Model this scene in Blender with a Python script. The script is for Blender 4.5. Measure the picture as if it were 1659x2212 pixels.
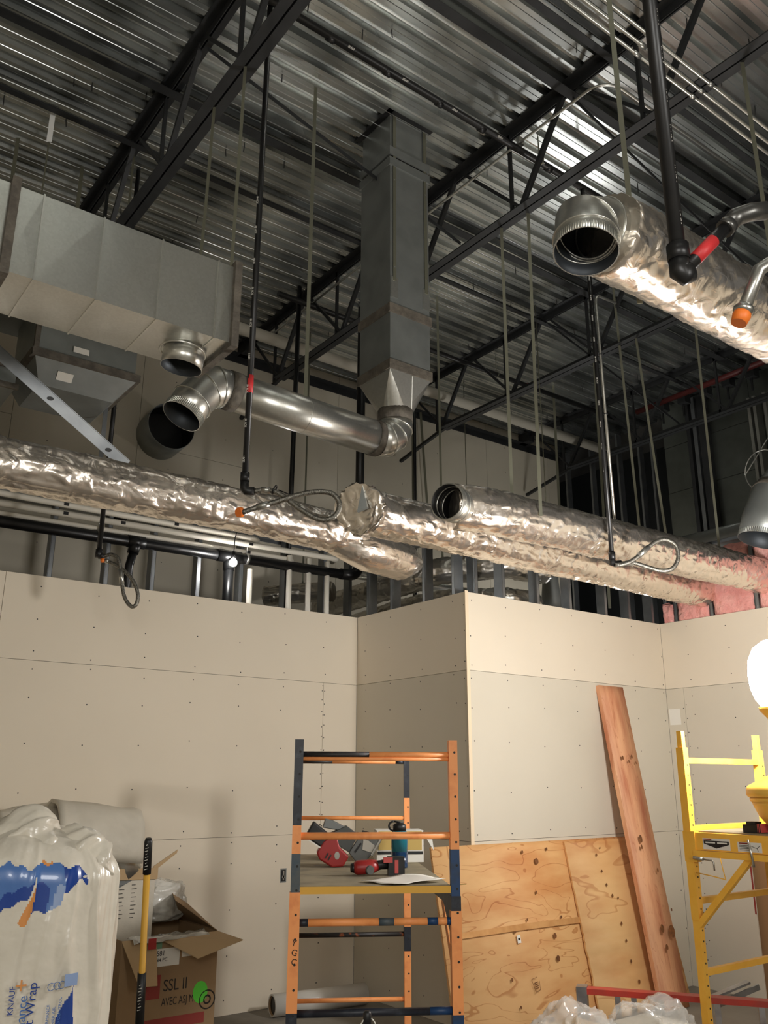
import bpy, math, random
from mathutils import Vector, Matrix, noise

random.seed(7)
for o in list(bpy.data.objects):
    bpy.data.objects.remove(o, do_unlink=True)
SC = bpy.context.scene
COL = SC.collection
PI = math.pi
V = Vector

# ------------------------------------------------------------------ camera
YAW, PITCH, ROLL = math.radians(36.82), math.radians(17.09), math.radians(0.13)
fw = V((math.sin(YAW) * math.cos(PITCH), math.cos(YAW) * math.cos(PITCH), math.sin(PITCH)))
rt = V((math.cos(YAW), -math.sin(YAW), 0))
up = rt.cross(fw)
r2 = rt * math.cos(ROLL) + up * math.sin(ROLL)
u2 = up * math.cos(ROLL) - rt * math.sin(ROLL)
cd = bpy.data.cameras.new('camera')
cam = bpy.data.objects.new('camera', cd)
COL.objects.link(cam)
M = Matrix((r2, u2, -fw)).transposed().to_4x4()
M.translation = V((0, 0, 1.65))
cam.matrix_world = M
cd.sensor_fit = 'VERTICAL'
cd.sensor_height = 36.0
cd.sensor_width = 27.0
cd.lens = 36.0 * 1874.3 / 2212
cd.clip_start = 0.05
cd.clip_end = 100
SC.camera = cam

# ------------------------------------------------------------------ light and exposure
SC.view_settings.view_transform = 'Standard'
SC.view_settings.look = 'None'
SC.view_settings.gamma = 1.0
SC.view_settings.use_curve_mapping = False
SC.view_settings.exposure = 0.0
cy = SC.cycles
cy.use_light_tree = False
cy.max_bounces = 7
cy.diffuse_bounces = 4
cy.glossy_bounces = 4
cy.transmission_bounces = 1
cy.transparent_max_bounces = 4
w = bpy.data.worlds.new('world')
SC.world = w
w.use_nodes = True
w.node_tree.nodes['Background'].inputs[0].default_value = (0.75, 0.78, 0.8, 1)
w.node_tree.nodes['Background'].inputs[1].default_value = 0.12
LAMP_STRENGTH = 225.0       # the globe of the yellow work lamp
def fill_light(name, loc, power, size, col=(1.0, 0.985, 0.95)):   # unseen point lights added as soft fill for the hall
    l = bpy.data.lights.new(name, 'POINT')
    l.energy = power
    l.shadow_soft_size = size
    l.color = col
    o = bpy.data.objects.new(name, l)
    COL.objects.link(o)
    o.location = loc
fill_light('fill_light_behind', (-1.1, -1.3, 2.8), 232, 0.5)
fill_light('fill_light_side', (1.7, -2.0, 2.8), 200, 0.5)
fill_light('fill_light_beyond', (7.9, 6.2, 2.7), 95, 0.25)  # added fill that lifts the dim bay behind the partitions

# ------------------------------------------------------------------ materials
def lin(c):
    return tuple((x / 255 / 12.92) if x / 255 <= 0.04045 else (((x / 255) + 0.055) / 1.055) ** 2.4 for x in c)
def mat(name, rgb, rough=0.6, metal=0.0, rgb2=None, vscale=6.0, vdetail=4.0, lo=0.35, hi=0.65, bump=0.0, bscale=40.0,
        bdist=0.02, stretch=(1, 1, 1), coat=0.0, rvar=0.0, voro=False, alpha=1.0, bdetail=4.0, spec=0.5, vor_scale=60.0):
    m = bpy.data.materials.new(name)
    m.use_nodes = True
    nt = m.node_tree
    b = nt.nodes['Principled BSDF']
    b.inputs['Base Color'].default_value = (*lin(rgb), 1)
    b.inputs['Roughness'].default_value = rough
    b.inputs['Metallic'].default_value = metal
    b.inputs['Specular IOR Level'].default_value = spec
    b.inputs['Coat Weight'].default_value = coat
    b.inputs['Alpha'].default_value = alpha
    tc = nt.nodes.new('ShaderNodeTexCoord')
    mp = nt.nodes.new('ShaderNodeMapping')
    mp.inputs['Scale'].default_value = stretch
    nt.links.new(tc.outputs['Object'], mp.inputs[0])
    if rgb2 is not None:
        if voro:
            n = nt.nodes.new('ShaderNodeTexVoronoi')
            n.inputs['Scale'].default_value = vor_scale
            out = n.outputs['Color']
        else:
            n = nt.nodes.new('ShaderNodeTexNoise')
            n.inputs['Scale'].default_value = vscale
            n.inputs['Detail'].default_value = vdetail
            out = n.outputs['Fac']
        nt.links.new(mp.outputs[0], n.inputs['Vector'])
        r = nt.nodes.new('ShaderNodeValToRGB')
        r.color_ramp.elements[0].position = lo
        r.color_ramp.elements[1].position = hi
        r.color_ramp.elements[0].color = (*lin(rgb), 1)
        r.color_ramp.elements[1].color = (*lin(rgb2), 1)
        nt.links.new(out, r.inputs[0])
        nt.links.new(r.outputs[0], b.inputs['Base Color'])
        if rvar:
            mr = nt.nodes.new('ShaderNodeMapRange')
            mr.inputs['To Min'].default_value = max(0.03, rough - rvar)
            mr.inputs['To Max'].default_value = rough + rvar
            nt.links.new(out, mr.inputs[0])
            nt.links.new(mr.outputs[0], b.inputs['Roughness'])
    if bump:
        n2 = nt.nodes.new('ShaderNodeTexNoise')
        n2.inputs['Scale'].default_value = bscale
        n2.inputs['Detail'].default_value = bdetail
        nt.links.new(mp.outputs[0], n2.inputs['Vector'])
        bp = nt.nodes.new('ShaderNodeBump')
        bp.inputs['Strength'].default_value = bump
        bp.inputs['Distance'].default_value = bdist
        nt.links.new(n2.outputs['Fac'], bp.inputs['Height'])
        nt.links.new(bp.outputs[0], b.inputs['Normal'])
    return m
def emit(name, rgb, strength):
    m = bpy.data.materials.new(name)
    m.use_nodes = True
    nt = m.node_tree
    nt.nodes.remove(nt.nodes['Principled BSDF'])
    e = nt.nodes.new('ShaderNodeEmission')
    e.inputs[0].default_value = (*rgb, 1)
    e.inputs[1].default_value = strength
    nt.links.new(e.outputs[0], nt.nodes['Material Output'].inputs[0])
    return m
def foil_mat(name, rgb, rough):
    m = bpy.data.materials.new(name)
    m.use_nodes = True
    nt = m.node_tree
    b = nt.nodes['Principled BSDF']
    b.inputs['Base Color'].default_value = (*lin(rgb), 1)
    b.inputs['Metallic'].default_value = 0.94
    b.inputs['Roughness'].default_value = rough
    tc = nt.nodes.new('ShaderNodeTexCoord')
    n1 = nt.nodes.new('ShaderNodeTexNoise')
    n1.noise_type = 'RIDGED_MULTIFRACTAL'
    n1.inputs['Scale'].default_value = 11
    n1.inputs['Detail'].default_value = 2.5
    n1.inputs['Distortion'].default_value = 0.6
    nt.links.new(tc.outputs['Object'], n1.inputs['Vector'])
    vo = nt.nodes.new('ShaderNodeTexVoronoi')
    vo.feature = 'DISTANCE_TO_EDGE'
    vo.inputs['Scale'].default_value = 14
    mx = nt.nodes.new('ShaderNodeMix')
    mx.data_type = 'RGBA'
    mx.inputs[0].default_value = 0.25
    nt.links.new(tc.outputs['Object'], mx.inputs[6])
    nt.links.new(n1.outputs['Color'], mx.inputs[7])
    nt.links.new(mx.outputs[2], vo.inputs['Vector'])
    b1 = nt.nodes.new('ShaderNodeBump')
    b1.inputs['Strength'].default_value = 0.8
    b1.inputs['Distance'].default_value = 0.02
    nt.links.new(n1.outputs['Fac'], b1.inputs['Height'])
    b2 = nt.nodes.new('ShaderNodeBump')
    b2.inputs['Strength'].default_value = 0.12
    b2.inputs['Distance'].default_value = 0.02
    nt.links.new(vo.outputs['Distance'], b2.inputs['Height'])
    nt.links.new(b1.outputs[0], b2.inputs['Normal'])
    nt.links.new(b2.outputs[0], b.inputs['Normal'])
    return m
def wood_mat(name, c1, c2, c3, stretch, scale=2.2, dist=6.0, knots=3.0):
    m = bpy.data.materials.new(name)
    m.use_nodes = True
    nt = m.node_tree
    b = nt.nodes['Principled BSDF']
    b.inputs['Roughness'].default_value = 0.65
    tc = nt.nodes.new('ShaderNodeTexCoord')
    mp = nt.nodes.new('ShaderNodeMapping')
    mp.inputs['Scale'].default_value = stretch
    nt.links.new(tc.outputs['Object'], mp.inputs[0])
    n = nt.nodes.new('ShaderNodeTexNoise')
    n.inputs['Scale'].default_value = scale
    n.inputs['Detail'].default_value = 2.0
    n.inputs['Distortion'].default_value = 0.8
    nt.links.new(mp.outputs[0], n.inputs['Vector'])
    mu = nt.nodes.new('ShaderNodeMath')
    mu.operation = 'MULTIPLY'
    mu.inputs[1].default_value = dist
    fr = nt.nodes.new('ShaderNodeMath')
    fr.operation = 'FRACT'
    nt.links.new(n.outputs['Fac'], mu.inputs[0])
    nt.links.new(mu.outputs[0], fr.inputs[0])
    r = nt.nodes.new('ShaderNodeValToRGB')
    e = r.color_ramp.elements
    e[0].position = 0.0
    e[0].color = (*lin(c1), 1)
    e[1].position = 0.9
    e[1].color = (*lin(c1), 1)
    x = r.color_ramp.elements.new(0.96)
    x.color = (*lin(c2), 1)
    nt.links.new(fr.outputs[0], r.inputs[0])
    n3 = nt.nodes.new('ShaderNodeTexNoise')
    n3.inputs['Scale'].default_value = 1.3
    n3.inputs['Detail'].default_value = 5
    nt.links.new(mp.outputs[0], n3.inputs['Vector'])
    r3 = nt.nodes.new('ShaderNodeValToRGB')
    r3.color_ramp.elements[0].position = 0.42
    r3.color_ramp.elements[1].position = 0.72
    r3.color_ramp.elements[0].color = (1, 1, 1, 1)
    r3.color_ramp.elements[1].color = (*lin(c3), 1)
    nt.links.new(n3.outputs['Fac'], r3.inputs[0])
    mx = nt.nodes.new('ShaderNodeMix')
    mx.data_type = 'RGBA'
    mx.blend_type = 'MULTIPLY'
    mx.inputs[0].default_value = 1.0
    nt.links.new(r.outputs[0], mx.inputs[6])
    nt.links.new(r3.outputs[0], mx.inputs[7])
    nt.links.new(mx.outputs[2], b.inputs['Base Color'])
    return m

MT = {
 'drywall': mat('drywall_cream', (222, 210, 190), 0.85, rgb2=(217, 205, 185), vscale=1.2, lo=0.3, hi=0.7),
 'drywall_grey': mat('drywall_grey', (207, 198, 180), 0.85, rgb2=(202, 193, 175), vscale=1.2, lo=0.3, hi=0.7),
 'drywall_far': mat('drywall_far', (200, 192, 174), 0.85, rgb2=(188, 180, 163), vscale=0.8),
 'core': mat('gypsum_core', (225, 205, 175), 0.9),
 'screw': mat('screw_black', (28, 26, 25), 0.6),
 'concrete': mat('concrete', (140, 134, 122), 0.8, rgb2=(116, 110, 100), vscale=2.0, bump=0.1, bscale=30),
 'board_grey': mat('scaffold_board', (150, 138, 112), 0.75, rgb2=(112, 104, 86), vscale=5, vdetail=6, lo=0.4, hi=0.7),
 'deck': mat('deck_galvanised', (216, 219, 216), 0.27, 0.93, rgb2=(140, 143, 141), vscale=1.3, vdetail=3, lo=0.40, hi=0.62, rvar=0.14, bump=0.16, bscale=1.6, bdist=0.03, stretch=(0.7, 1.6, 1), bdetail=0.5),
 'galv': mat('galvanised', (208, 208, 201), 0.3, 0.9, rgb2=(200, 200, 193), voro=True, vor_scale=90, lo=0.1, hi=0.9, bump=0.3, bscale=1.7, bdist=0.05, bdetail=0.0),
 'galv_round': mat('galvanised_round', (214, 213, 206), 0.3, 0.92, rgb2=(206, 205, 198), voro=True, vor_scale=80, lo=0.1, hi=0.9),
 'galv_dull': mat('galvanised_dull', (146, 149, 146), 0.42, 0.6, rgb2=(132, 135, 132), vscale=5, bump=0.12, bscale=2.0, bdist=0.04, bdetail=0.5),
 'sealant': mat('duct_sealant', (104, 97, 86), 0.8, rgb2=(80, 74, 66), vscale=20, bump=0.3, bscale=60),
 'stud': mat('stud_steel', (150, 153, 155), 0.42, 0.85, rgb2=(128, 131, 134), vscale=5),
 'strap': mat('strap_steel', (128, 127, 110), 0.45, 0.6),
 'wire': mat('wire_steel', (205, 205, 200), 0.3, 0.9),
 'foil': foil_mat('foil_facing', (242, 232, 220), 0.27),
 'foil_dull': foil_mat('foil_facing_dull', (205, 200, 190), 0.3),
 'steel_black': mat('joist_primer', (44, 45, 46), 0.55, 0.2, rgb2=(36, 37, 38), vscale=8),
 'pipe_black': mat('pipe_black', (26, 26, 27), 0.38, 0.15, rgb2=(34, 33, 32), vscale=12),
 'abs': mat('abs_black', (18, 18, 19), 0.35),
 'pvc': mat('pvc_white', (222, 216, 202), 0.45),
 'pvc_far': mat('pipe_cover_white', (190, 184, 170), 0.7),
 'red_pipe': mat('pipe_red', (84, 26, 24), 0.5),
 'tape_red': mat('tape_red', (205, 50, 52), 0.5),
 'cap_orange': mat('cap_orange', (248, 128, 44), 0.5),
 'braid': mat('braided_steel', (150, 146, 136), 0.35, 0.85, rgb2=(90, 88, 82), vscale=160, vdetail=1, bump=0.6, bscale=220, bdist=0.004),
 'fitting': mat('fitting_zinc', (185, 184, 178), 0.3, 0.9),
 'pink': mat('fibreglass_pink', (224, 150, 142), 0.95, rgb2=(238, 178, 168), vscale=7, vdetail=8, bump=0.7, bscale=16, bdist=0.05),
 'orange': mat('paint_orange', (255, 166, 98), 0.5, rgb2=(236, 142, 80), vscale=14, vdetail=8, lo=0.5, hi=0.75),
 'navy': mat('paint_navy', (30, 34, 44), 0.45, rgb2=(62, 68, 78), vscale=18, vdetail=8, lo=0.55, hi=0.8),
 'blue': mat('paint_blue', (24, 62, 106), 0.45, rgb2=(40, 52, 66), vscale=16, vdetail=8, lo=0.5, hi=0.75),
 'steelblue': mat('paint_worn_blue', (62, 78, 90), 0.5, rgb2=(88, 90, 88), vscale=16, vdetail=8),
 'yellow': mat('paint_yellow', (252, 192, 74), 0.45, rgb2=(246, 182, 62), vscale=10),
 'yellow_edge': mat('paint_yellow_edge', (226, 172, 62), 0.5),
 'lampyellow': mat('lamp_yellow', (248, 196, 84), 0.4),
 'rung_dark': mat('rung_black', (34, 30, 28), 0.5, rgb2=(140, 74, 40), vscale=30, vdetail=8, lo=0.58, hi=0.72),
 'ply': wood_mat('plywood', (224, 176, 118), (196, 138, 82), (222, 182, 142), (1.0, 3.0, 3.0), 1.6, 7.0),
 'ply2': wood_mat('plywood_pale', (226, 182, 124), (206, 154, 98), (220, 180, 140), (0.8, 2.2, 2.2), 1.2, 5.0),
 'plank': wood_mat('fir_board', (220, 164, 122), (204, 144, 104), (206, 160, 148), (7.0, 4.0, 0.9), 1.2, 8.0),
 'knot': mat('knot_brown', (134, 84, 42), 0.7, rgb2=(96, 58, 30), vscale=40),
 'stain': mat('plywood_patch', (208, 156, 98), 0.7, rgb2=(190, 136, 80), vscale=12),
 'card': mat('cardboard', (150, 122, 88), 0.85, rgb2=(140, 113, 82), vscale=4),
 'card_in': mat('cardboard_inside', (178, 150, 112), 0.85),
 'white': mat('white_paper', (226, 222, 212), 0.7),
 'offwhite': mat('white_jacket', (206, 198, 182), 0.6, rgb2=(190, 182, 166), vscale=5, bump=0.2, bscale=14),
 'black': mat('black_plastic', (20, 20, 21), 0.45),
 'ink': mat('ink_black', (34, 28, 24), 0.7),
 'red_ink': mat('ink_red', (140, 52, 44), 0.7),
 'green': mat('sticker_green', (92, 206, 62), 0.6),
 'greenlabel': mat('label_green', (112, 150, 118), 0.7),
 'bag': mat('bag_film_white', (216, 208, 192), 0.28, rgb2=(204, 196, 180), vscale=3, bump=0.35, bscale=6, bdist=0.05, coat=0.3),
 'bagblue': mat('bag_print_blue', (26, 62, 140), 0.3, coat=0.3),
 'bagblue2': mat('bag_print_midblue', (74, 112, 172), 0.3, coat=0.3),
 'bagblue3': mat('bag_print_paleblue', (138, 158, 194), 0.3, coat=0.3),
 'bagorange': mat('bag_print_orange', (212, 142, 78), 0.3, coat=0.3),
 'film': mat('clear_film', (206, 203, 194), 0.16, rgb2=(164, 158, 146), vscale=6, lo=0.4, hi=0.6, bump=0.35, bscale=9, bdist=0.02, coat=0.6),
 'tool_red': mat('tool_red', (150, 34, 32), 0.4),
 'tool_pink': mat('tool_red_light', (206, 84, 80), 0.4),
 'tool_dark': mat('tool_dark_grey', (72, 74, 72), 0.4, 0.4),
 'film_clear': mat('wrap_film', (232, 230, 224), 0.08, bump=0.5, bscale=10, bdist=0.03, coat=1.0, alpha=0.38),
 'tool_grey': mat('tool_grey', (112, 114, 112), 0.4, 0.6),
 'bottle': mat('bottle_teal', (24, 108, 126), 0.15, coat=0.5),
 'bottle_dark': mat('bottle_deep_blue', (22, 52, 84), 0.15, coat=0.5),
 'tan': mat('tan_card', (196, 166, 96), 0.8),
 'ladder_red': mat('fibreglass_red', (190, 54, 40), 0.45, rgb2=(160, 62, 50), vscale=8),
 'alu': mat('aluminium', (176, 178, 182), 0.35, 0.9, rgb2=(150, 152, 156), vscale=12),
 'tubegrey': mat('poly_tube', (206, 202, 194), 0.3, coat=0.3),
 'pole_grey': mat('pole_grey', (172, 172, 168), 0.5),
 'rope': mat('rope_white', (232, 228, 216), 0.8),
 'mesh_dark': mat('dark_steel', (40, 42, 42), 0.6, 0.3),
 'clad': mat('metal_cladding', (128, 132, 126), 0.4, 0.85, rgb2=(104, 108, 102), vscale=2.2, vdetail=5, rvar=0.1, bump=0.04, bscale=4),
 'kraft': mat('kraft_board', (150, 112, 74), 0.85),
 'blue_label': mat('label_blue', (40, 42, 110), 0.5),
 'roofing': mat('roof_underlay', (60, 58, 54), 0.9),
 'bracket': mat('bracket_glint', (250, 250, 248), 0.5),  # near-white colour stands in for the glare off shiny metal
 'iron': mat('malleable_iron', (96, 95, 92), 0.32, 0.75),
 'inside': mat('duct_inside_shade', (62, 66, 70), 0.5, 0.6),  # galvanised sheet darkened in colour to imitate unlit duct interiors
 'bulb': emit('bulb_glow', (1.0, 0.98, 0.94), 160.0),
 'globe': emit('globe_glow', (1.0, 0.975, 0.95), LAMP_STRENGTH),
}

# ------------------------------------------------------------------ mesh builder
class MB:
    def __init__(s):
        s.v, s.f, s.sm, s.mi, s.m = [], [], [], [], 0
    def face(s, idx, smooth=False):
        s.f.append(tuple(idx)); s.sm.append(smooth); s.mi.append(s.m)
    def pts(s, ps):
        b = len(s.v); s.v += [V(p) for p in ps]; return b
    def box(s, x0, x1, y0, y1, z0, z1):
        b = s.pts([(x0, y0, z0), (x1, y0, z0), (x1, y1, z0), (x0, y1, z0), (x0, y0, z1), (x1, y0, z1), (x1, y1, z1), (x0, y1, z1)])
        for q in ((3, 2, 1, 0), (4, 5, 6, 7), (0, 1, 5, 4), (1, 2, 6, 5), (2, 3, 7, 6), (3, 0, 4, 7)):
            s.face([b + i for i in q])
        return s
    def obox(s, c, ax, ay, az):      # box by centre and half-axis vectors
        c, ax, ay, az = V(c), V(ax), V(ay), V(az)
        b = s.pts([c + sx * ax + sy * ay + sz * az for sz in (-1, 1) for sx, sy in ((-1, -1), (1, -1), (1, 1), (-1, 1))])
        for q in ((3, 2, 1, 0), (4, 5, 6, 7), (0, 1, 5, 4), (1, 2, 6, 5), (2, 3, 7, 6), (3, 0, 4, 7)):
            s.face([b + i for i in q])
        return s
    def bar(s, p, q, w, h, upv=(0, 0, 1)):
        p, q = V(p), V(q)
        d = (q - p); L = d.length; d = d / L
        side = d.cross(V(upv))
        if side.length < 1e-4: side = d.cross(V((1, 0, 0)))
        side.normalize(); u = side.cross(d)
        return s.obox((p + q) / 2, d * L / 2, side * w / 2, u * h / 2)
    def frames(s, path):
        P_ = [V(p) for p in path]; n = len(P_); T = []
        for i in range(n):
            a = P_[max(i - 1, 0)]; c = P_[min(i + 1, n - 1)]
            t1 = (P_[i] - a); t2 = (c - P_[i])
            t1 = t1.normalized() if t1.length > 1e-9 else t2.normalized()
            t2 = t2.normalized() if t2.length > 1e-9 else t1
            T.append(((t1 + t2).normalized(), t1.dot((t1 + t2).normalized())))
        ref = V((0, 0, 1)) if abs(T[0][0].z) < 0.9 else V((1, 0, 0))
        nrm = T[0][0].cross(ref).normalized()
        out = []
        for i in range(n):
            t, cs = T[i]
            nrm = (nrm - t * nrm.dot(t)).normalized()
            bi = t.cross(nrm)
            out.append((P_[i], t, nrm.copy(), bi, max(cs, 0.5)))
        return out
    def tube(s, path, r, n=16, cap=True, fn=None, close=False, mitre=True):
        fr = s.frames(path)
        rs = r if isinstance(r, (list, tuple)) else [r] * len(fr)
        base = len(s.v)
        for i, (p, t, a, b, cs) in enumerate(fr):
            # mitre stretch in the bend plane
            k = V((0, 0, 0)); st = 1.0
            if mitre and cs < 0.9999 and 0 < i < len(fr) - 1:
                d = (fr[i + 1][0] - p).normalized() - (p - fr[i - 1][0]).normalized()
                k = d.normalized() if d.length > 1e-6 else k
                st = 1 / cs
            for j in range(n):
                th = 2 * PI * j / n
                rr = rs[i]
                if fn: rr = rr * (1 + fn(i, th, p))
                o = (a * math.cos(th) + b * math.sin(th)) * rr
                if st != 1.0: o = o + k * (o.dot(k) * (st - 1))
                s.v.append(p + o)
        m = len(fr)
        for i in range(m - 1):
            for j in range(n):
                j2 = (j + 1) % n
                s.face((base + i * n + j, base + i * n + j2, base + (i + 1) * n + j2, base + (i + 1) * n + j), True)
        if cap:
            s.face([base + j for j in reversed(range(n))])
            s.face([base + (m - 1) * n + j for j in range(n)])
        return s
    def pipe(s, path, r, th=0.002, n=24, inner=1):      # open-ended sheet tube with an inside
        b0 = len(s.v); s.tube(path, r, n, cap=False)
        b1 = len(s.v); m_ = s.m; s.m = inner; s.tube(path, r - th, n, cap=False); s.m = m_
        m = len(path)
        k = len(s.f) - (m - 1) * n
        for i in range(k, len(s.f)): s.f[i] = tuple(reversed(s.f[i]))
        for e in (0, m - 1):
            for j in range(n):
                j2 = (j + 1) % n
                q = (b0 + e * n + j, b1 + e * n + j, b1 + e * n + j2, b0 + e * n + j2)
                s.face(q if e == 0 else tuple(reversed(q)))
        return s
    def ring(s, c, axis, R, r, n=28, k=6):
        c, axis = V(c), V(axis).normalized()
        ref = V((0, 0, 1)) if abs(axis.z) < 0.9 else V((1, 0, 0))
        a = axis.cross(ref).normalized(); b = axis.cross(a)
        base = len(s.v)
        for i in range(n):
            th = 2 * PI * i / n; d = a * math.cos(th) + b * math.sin(th)
            for j in range(k):
                ph = 2 * PI * j / k
                s.v.append(c + d * (R + r * math.cos(ph)) + axis * r * math.sin(ph))
        for i in range(n):
            for j in range(k):
                s.face((base + i * k + j, base + ((i + 1) % n) * k + j, base + ((i + 1) % n) * k + (j + 1) % k, base + i * k + (j + 1) % k), True)
        return s
    def lathe(s, prof, c=(0, 0, 0), n=32, axis=(0, 0, 1)):
        c, ax = V(c), V(axis).normalized()
        ref = V((1, 0, 0)) if abs(ax.x) < 0.9 else V((0, 1, 0))
        a = (ref - ax * ref.dot(ax)).normalized(); b = ax.cross(a)
        base = len(s.v)
        for (r, z) in prof:
            for j in range(n):
                th = 2 * PI * j / n
                s.v.append(c + ax * z + (a * math.cos(th) + b * math.sin(th)) * max(r, 1e-4))
        for i in range(len(prof) - 1):
            for j in range(n):
                j2 = (j + 1) % n
                s.face((base + i * n + j, base + i * n + j2, base + (i + 1) * n + j2, base + (i + 1) * n + j), True)
        s.face([base + j for j in reversed(range(n))]); s.face([base + (len(prof) - 1) * n + j for j in range(n)])
        return s
    def disc(s, c, nrm, r, n=12, sx=1.0):
        c, nrm = V(c), V(nrm).normalized()
        ref = V((0, 0, 1)) if abs(nrm.z) < 0.9 else V((1, 0, 0))
        a = ref.cross(nrm).normalized(); b = nrm.cross(a)
        base = s.pts([c + a * math.cos(2 * PI * j / n) * r * sx + b * math.sin(2 * PI * j / n) * r for j in range(n)])
        s.face(range(base, base + n))
        return s
    def prism(s, poly, o, ex, ey, ez):        # 2-D polygon extruded by ez
        o, ex, ey, ez = V(o), V(ex), V(ey), V(ez)
        n = len(poly)
        b = s.pts([o + ex * x + ey * y for x, y in poly] + [o + ex * x + ey * y + ez for x, y in poly])
        s.face([b + i for i in reversed(range(n))]); s.face([b + n + i for i in range(n)])
        for i in range(n):
            j = (i + 1) % n
            s.face((b + i, b + j, b + n + j, b + n + i))
        return s
    def sheet(s, grid, th=0.004):             # grid of points -> thick sheet
        nu, nv = len(grid), len(grid[0])
        g = [[V(p) for p in row] for row in grid]
        def nr(i, j):
            a = g[min(i + 1, nu - 1)][j] - g[max(i - 1, 0)][j]; b = g[i][min(j + 1, nv - 1)] - g[i][max(j - 1, 0)]
            c = a.cross(b); return c.normalized() if c.length > 1e-9 else V((0, 0, 1))
        b0 = s.pts([g[i][j] for i in range(nu) for j in range(nv)])
        b1 = s.pts([g[i][j] - nr(i, j) * th for i in range(nu) for j in range(nv)])
        for i in range(nu - 1):
            for j in range(nv - 1):
                a, b, c, d = i * nv + j, (i + 1) * nv + j, (i + 1) * nv + j + 1, i * nv + j + 1
                s.face((b0 + a, b0 + b, b0 + c, b0 + d), True); s.face((b1 + d, b1 + c, b1 + b, b1 + a), True)
        rim = [i * nv for i in range(nu)] + [(nu - 1) * nv + j for j in range(1, nv)] + [i * nv + nv - 1 for i in range(nu - 2, -1, -1)] + [j for j in range(nv - 2, 0, -1)]
        for k in range(len(rim)):
            a, b = rim[k], rim[(k + 1) % len(rim)]
            s.face((b0 + b, b0 + a, b1 + a, b1 + b))
        return s
    def mesh(s, name, mats, off=V((0, 0, 0))):
        me = bpy.data.meshes.new(name)
        me.from_pydata([tuple(p - off) for p in s.v], [], s.f)
        me.polygons.foreach_set('use_smooth', s.sm)
        me.polygons.foreach_set('material_index', s.mi)
        for m in mats: me.materials.append(MT[m])
        me.update()
        return me

def link(name, me, parent=None):
    o = bpy.data.objects.new(name, me)
    COL.objects.link(o)
    if parent is not None: o.parent = parent
    return o
def thing(name, label, cat, loc=(0, 0, 0), rotz=0.0, group=None):
    o = bpy.data.objects.new(name, None)
    COL.objects.link(o)
    o.empty_display_size = 0.1
    o.location = loc
    o.rotation_euler = (0, 0, rotz)
    o['label'] = label
    o['category'] = cat
    if group: o['group'] = group
    return o
def origin(o):
    p = V(o.location)
    q = o.parent
    while q is not None:
        p = p + V(q.location); q = q.parent
    return p
def part(parent, name, mb, mats, label=None, local=False, kind=None):   # world-space verts unless local
    mats = [mats] if isinstance(mats, str) else mats
    off = V((0, 0, 0)) if local else origin(parent)
    o = link(name, mb.mesh(name, mats, off), parent)
    if label: o['label'] = label
    if kind: o['kind'] = kind
    return o
def single(name, mb, mats, label, cat, group=None, base=None):
    mats = [mats] if isinstance(mats, str) else mats
    if base is None:
        n = len(mb.v)
        base = V((sum(p.x for p in mb.v) / n, sum(p.y for p in mb.v) / n, min(p.z for p in mb.v)))
    else: base = V(base)
    o = link(name, mb.mesh(name, mats, base))
    o.location = base
    o['label'] = label
    o['category'] = cat
    if group: o['group'] = group
    return o
def struct(name, label=None, loc=(0, 0, 0)):
    o = bpy.data.objects.new(name, None)
    COL.objects.link(o); o.location = loc
    o['kind'] = 'structure'
    if label: o['label'] = label
    return o
def struct_mesh(name, mb, mats, label):
    mats = [mats] if isinstance(mats, str) else mats
    o = link(name, mb.mesh(name, mats)); o['kind'] = 'structure'; o['label'] = label
    return o
_TXT = {}
def text(parent, body, size, loc, xdir, ydir, m, local=False, name='lettering', spacing=1.0, align='LEFT', sx=1.0):
    key = (body, size, m, spacing, align)
    if key not in _TXT:
        c = bpy.data.curves.new(name, 'FONT')
        c.body = body; c.size = size; c.extrude = 0.0004; c.align_x = align; c.space_character = spacing; c.resolution_u = 3
        tmp = bpy.data.objects.new('tmp', c)
        COL.objects.link(tmp)
        me = bpy.data.meshes.new_from_object(tmp.evaluated_get(bpy.context.evaluated_depsgraph_get()))
        bpy.data.objects.remove(tmp); bpy.data.curves.remove(c)
        me.name = name
        me.materials.clear(); me.materials.append(MT[m])
        _TXT[key] = me
    o = link(name, _TXT[key], parent)
    x, y = V(xdir).normalized(), V(ydir).normalized()
    z = x.cross(y).normalized(); y = z.cross(x)
    R = Matrix((x * sx, y, z)).transposed().to_4x4()
    R.translation = V(loc) - (V((0, 0, 0)) if local else origin(parent))
    o.matrix_local = R
    return o
def arc(c, a, b, r, t0, t1, n):              # arc points in plane (a, b)
    c, a, b = V(c), V(a), V(b)
    return [c + a * r * math.cos(t0 + (t1 - t0) * i / n) + b * r * math.sin(t0 + (t1 - t0) * i / n) for i in range(n + 1)]

# ================================================================== THE SETTING
YL, XR, YF, XC = 6.38, 4.48, 4.93, 6.93       # left wall, return, front wall, right wall planes
DECK = 6.34

struct_mesh('floor', MB().box(-5, 13, -7, 12, -0.1, 0.0), 'concrete', 'bare grey concrete floor slab')

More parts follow.
